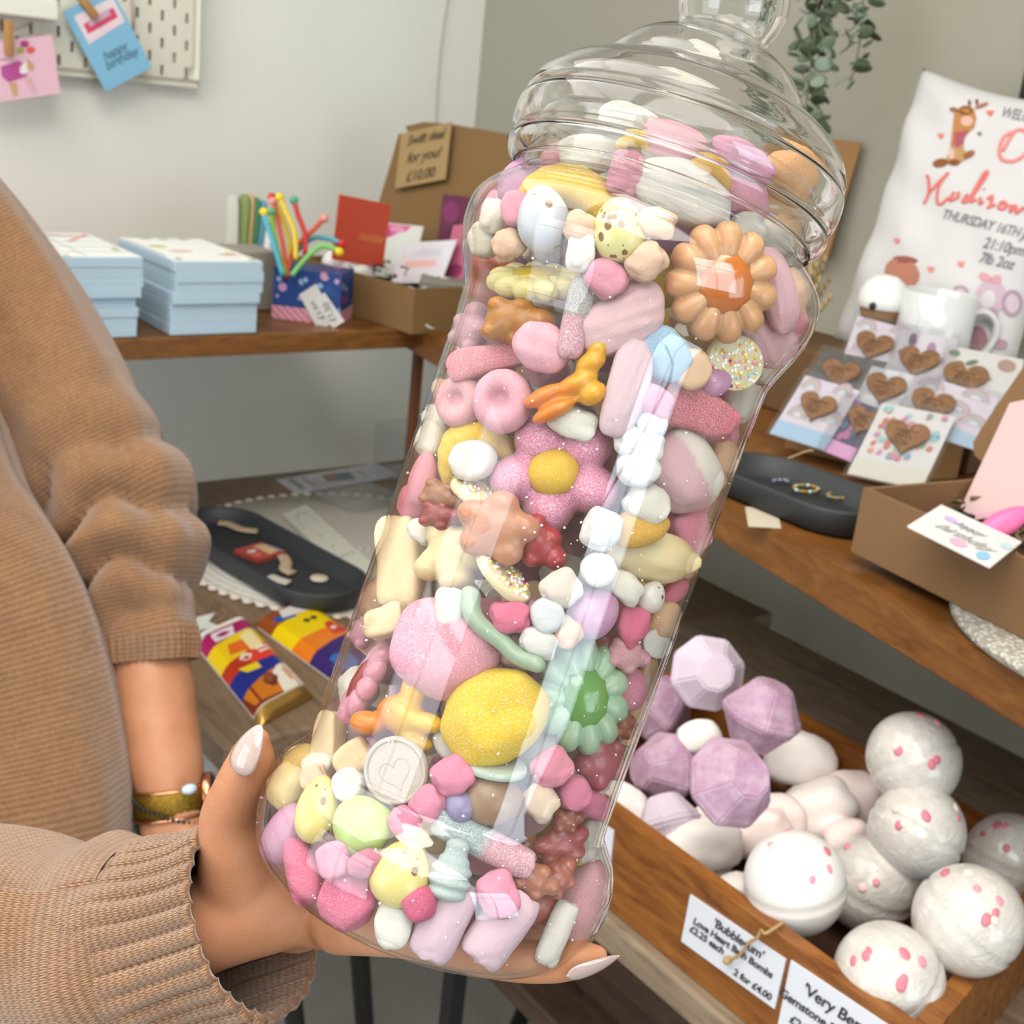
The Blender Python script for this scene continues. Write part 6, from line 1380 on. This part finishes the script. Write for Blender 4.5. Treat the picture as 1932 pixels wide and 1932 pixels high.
# far sleeve, pushed up to the elbow
FJ = [(-230,330,1.0,130,140),(-130,430,1.02,165,150),(-15,580,1.035,164,140),(92,735,1.04,150,134),(180,890,1.035,132,125),(236,985,1.03,120,118),(258,1070,1.025,106,108),(270,1150,1.02,94,98),(281,1205,1.015,99,95),(284,1250,1.012,95,92)]
NSEG = 140
def d_far(i, k, u, v):
    t = i/((len(FJ)-1)*9); a = 2*math.pi*u; d = .006*nz(math.cos(a)*2, v*8, math.sin(a)*2)
    w = max(0, 1-abs(t-.60)/.26)                                                 # bunched folds
    ph = v*62 + 1.6*math.sin(a*1.0 + .6) + 1.2*nz(math.cos(a), v*4, math.sin(a)+2)
    d += w*.013*(abs(math.sin(ph))**.8*2 - 1) + w*.006*math.sin(ph*.43 + a*2)
    if t > .86: d += .0022*math.cos(a*46)*min(1, (t-.86)*20) 
    return d
b, rg = px_tube(FJ, 9, 276, d_far, 1, False, CAMX)
child('far_sleeve', b, M_KNIT_FAR, sweater)
# near sleeve: forearm part, then a wide ribbed cuff
NJ = [(-340,420,.93,190,150),(-580,900,.80,210,170),(-740,1380,.67,240,190),(-640,1700,.59,250,200),(-360,1800,.535,265,215),(-110,1818,.498,270,222),(50,1816,.478,258,215),(170,1808,.464,236,208),(240,1794,.4570,222,202),(300,1778,.4525,196,180)]
def d_near(i, k, u, v):
    a = 2*math.pi*u; t = i/((len(NJ)-1)*12)
    return .009*nz(math.cos(a)*1.3, v*9, math.sin(a)*1.3+4)*min(1, (1-t)*8) + .0055*math.sin(v*55 + a*1.5 + 2*nz(math.cos(a), v*6))*max(0, 1-abs(t-.72)/.3)
b, rg = px_tube(NJ, 12, 200, d_near, 1, False, CAMY)
child('near_sleeve', b, M_KNIT_NEAR, sweater)
CJ = [(240,1794,.4570,206,188),(300,1778,.4525,206,190),(360,1762,.4480,198,184),(420,1744,.4430,194,180),(478,1724,.4375,197,182)]
def d_cuff(i, k, u, v):
    a = 2*math.pi*u; t = i/((len(CJ)-1)*12); rib = abs(math.cos(a*15))**.5*2 - 1.4
    return .0017*rib*min(1, max(0, t-.12)*3) + .004*nz(math.cos(a)*1.4, v*14, math.sin(a)*1.4) - .0012*max(0, (t-.94)/.06)
b, rg = px_tube(CJ, 12, 408, d_cuff, 1, False, CAMY)
q = smooth_path([(*at(x, y, d), ra*d/F_PX, rb*d/F_PX) for x, y, d, ra, rb in CJ], 12)
rg2 = tube(b, [Vector(k[:3]) for k in q], [(float(k[3])-.0028, float(k[4])-.0028) for k in q], 408, False, 1, lambda i, k, u, v: .5*d_cuff(i, k, u, v), CAMY)
for k in range(408): b.faces.new((rg[-1][k], rg[-1][(k+1)%408], rg2[-1][(k+1)%408], rg2[-1][k]))
child('ribbed_cuff', b, M_KNIT_RIB, sweater)
# ---- watch and bracelets on the far wrist
wc = lambda y: at(318 + (y-1480)*.10, y, .981)
ax = (wc(1540)-wc(1480)).normalized()
def band(y, rpx, wpx, th, mat, name, label, cat, n=64, sx=1.0):
    r = rpx*.981/F_PX; w = wpx*.981/F_PX/2; b = BM(); lathe(b, [(r, -w), (r+th, -w*.8), (r+th, w*.8), (r, w), (r, -w)], place(wc(y), ax, CAMX), n)
    bmesh.ops.remove_doubles(b, verts=b.verts, dist=1e-6); return solo(name, b, mat, label, cat)
s_ = NT('gold_mesh'); v_ = s_.node('ShaderNodeTexVoronoi'); s_.link(s_.coord('Object'), v_.inputs['Vector']); v_.inputs['Scale'].default_value = 1100; s_.set(Base_Color=s_.ramp(v_.outputs['Distance'], [(.1, 'b08d34'), (.7, '6b5218')]), Metallic=.85, Roughness=.42); s_.bump(v_.outputs['Distance'], .5, .0006)
WT = empty('wristwatch', 'gold mesh strap wristwatch on the far wrist', 'watch', wc(1506)); r0 = 66*.981/F_PX
b = BM(); lathe(b, [(r0,-.011),(r0+.0012,-.010),(r0+.0012,.010),(r0,.011),(r0,-.011)], place(wc(1506), ax, CAMX), 64); child('mesh_strap', b, s_.m, WT)
fc = (CAMX*.9 - CAMZ*.1).normalized(); fc = (fc - ax*fc.dot(ax)).normalized(); b = BM(); lathe(b, [(0,0),(.016,0),(.017,.002),(.017,.006),(.0155,.008),(0,.008)], place(wc(1506) + fc*(r0-.001), fc), 40); child('case', b, M('c58a6a', .25, 1), WT)
b = BM(); lathe(b, [(0,.0082),(.0145,.0082),(.0145,.0086),(0,.0086)], place(wc(1506) + fc*(r0-.001), fc), 40); child('dial', b, M('1a1c22', .2), WT)
band(1484, 66, 6, .0014, M('c98f6e', .2, 1), 'bangle', 'thin rose gold bangle above the watch strap', 'bracelet'); band(1534, 70, 6, .0014, M('c98f6e', .2, 1), 'bangle', 'thin rose gold bangle below the watch strap', 'bracelet')
tl = (ax + CAMX*.35).normalized(); r = 74*.981/F_PX; b = BM(); m = place(wc(1522), (ax + CAMX*-.45).normalized(), CAMX)
for k in range(46): a = 2*math.pi*k/46; ball(b, m @ Vector((r*math.cos(a), r*math.sin(a), 0)), .0017, None, 5, 8)
BR = solo('beaded_bracelet', b, M('1d1b1c', .4), 'thin black cord bracelet with a pale blue bead on the far wrist', 'bracelet')
b = BM(); ball(b, at(357, 1489, .95), (.006, .004, .004)); child('blue_bead', b, M('b9cbdc', .15, 0, .5, .5), BR)
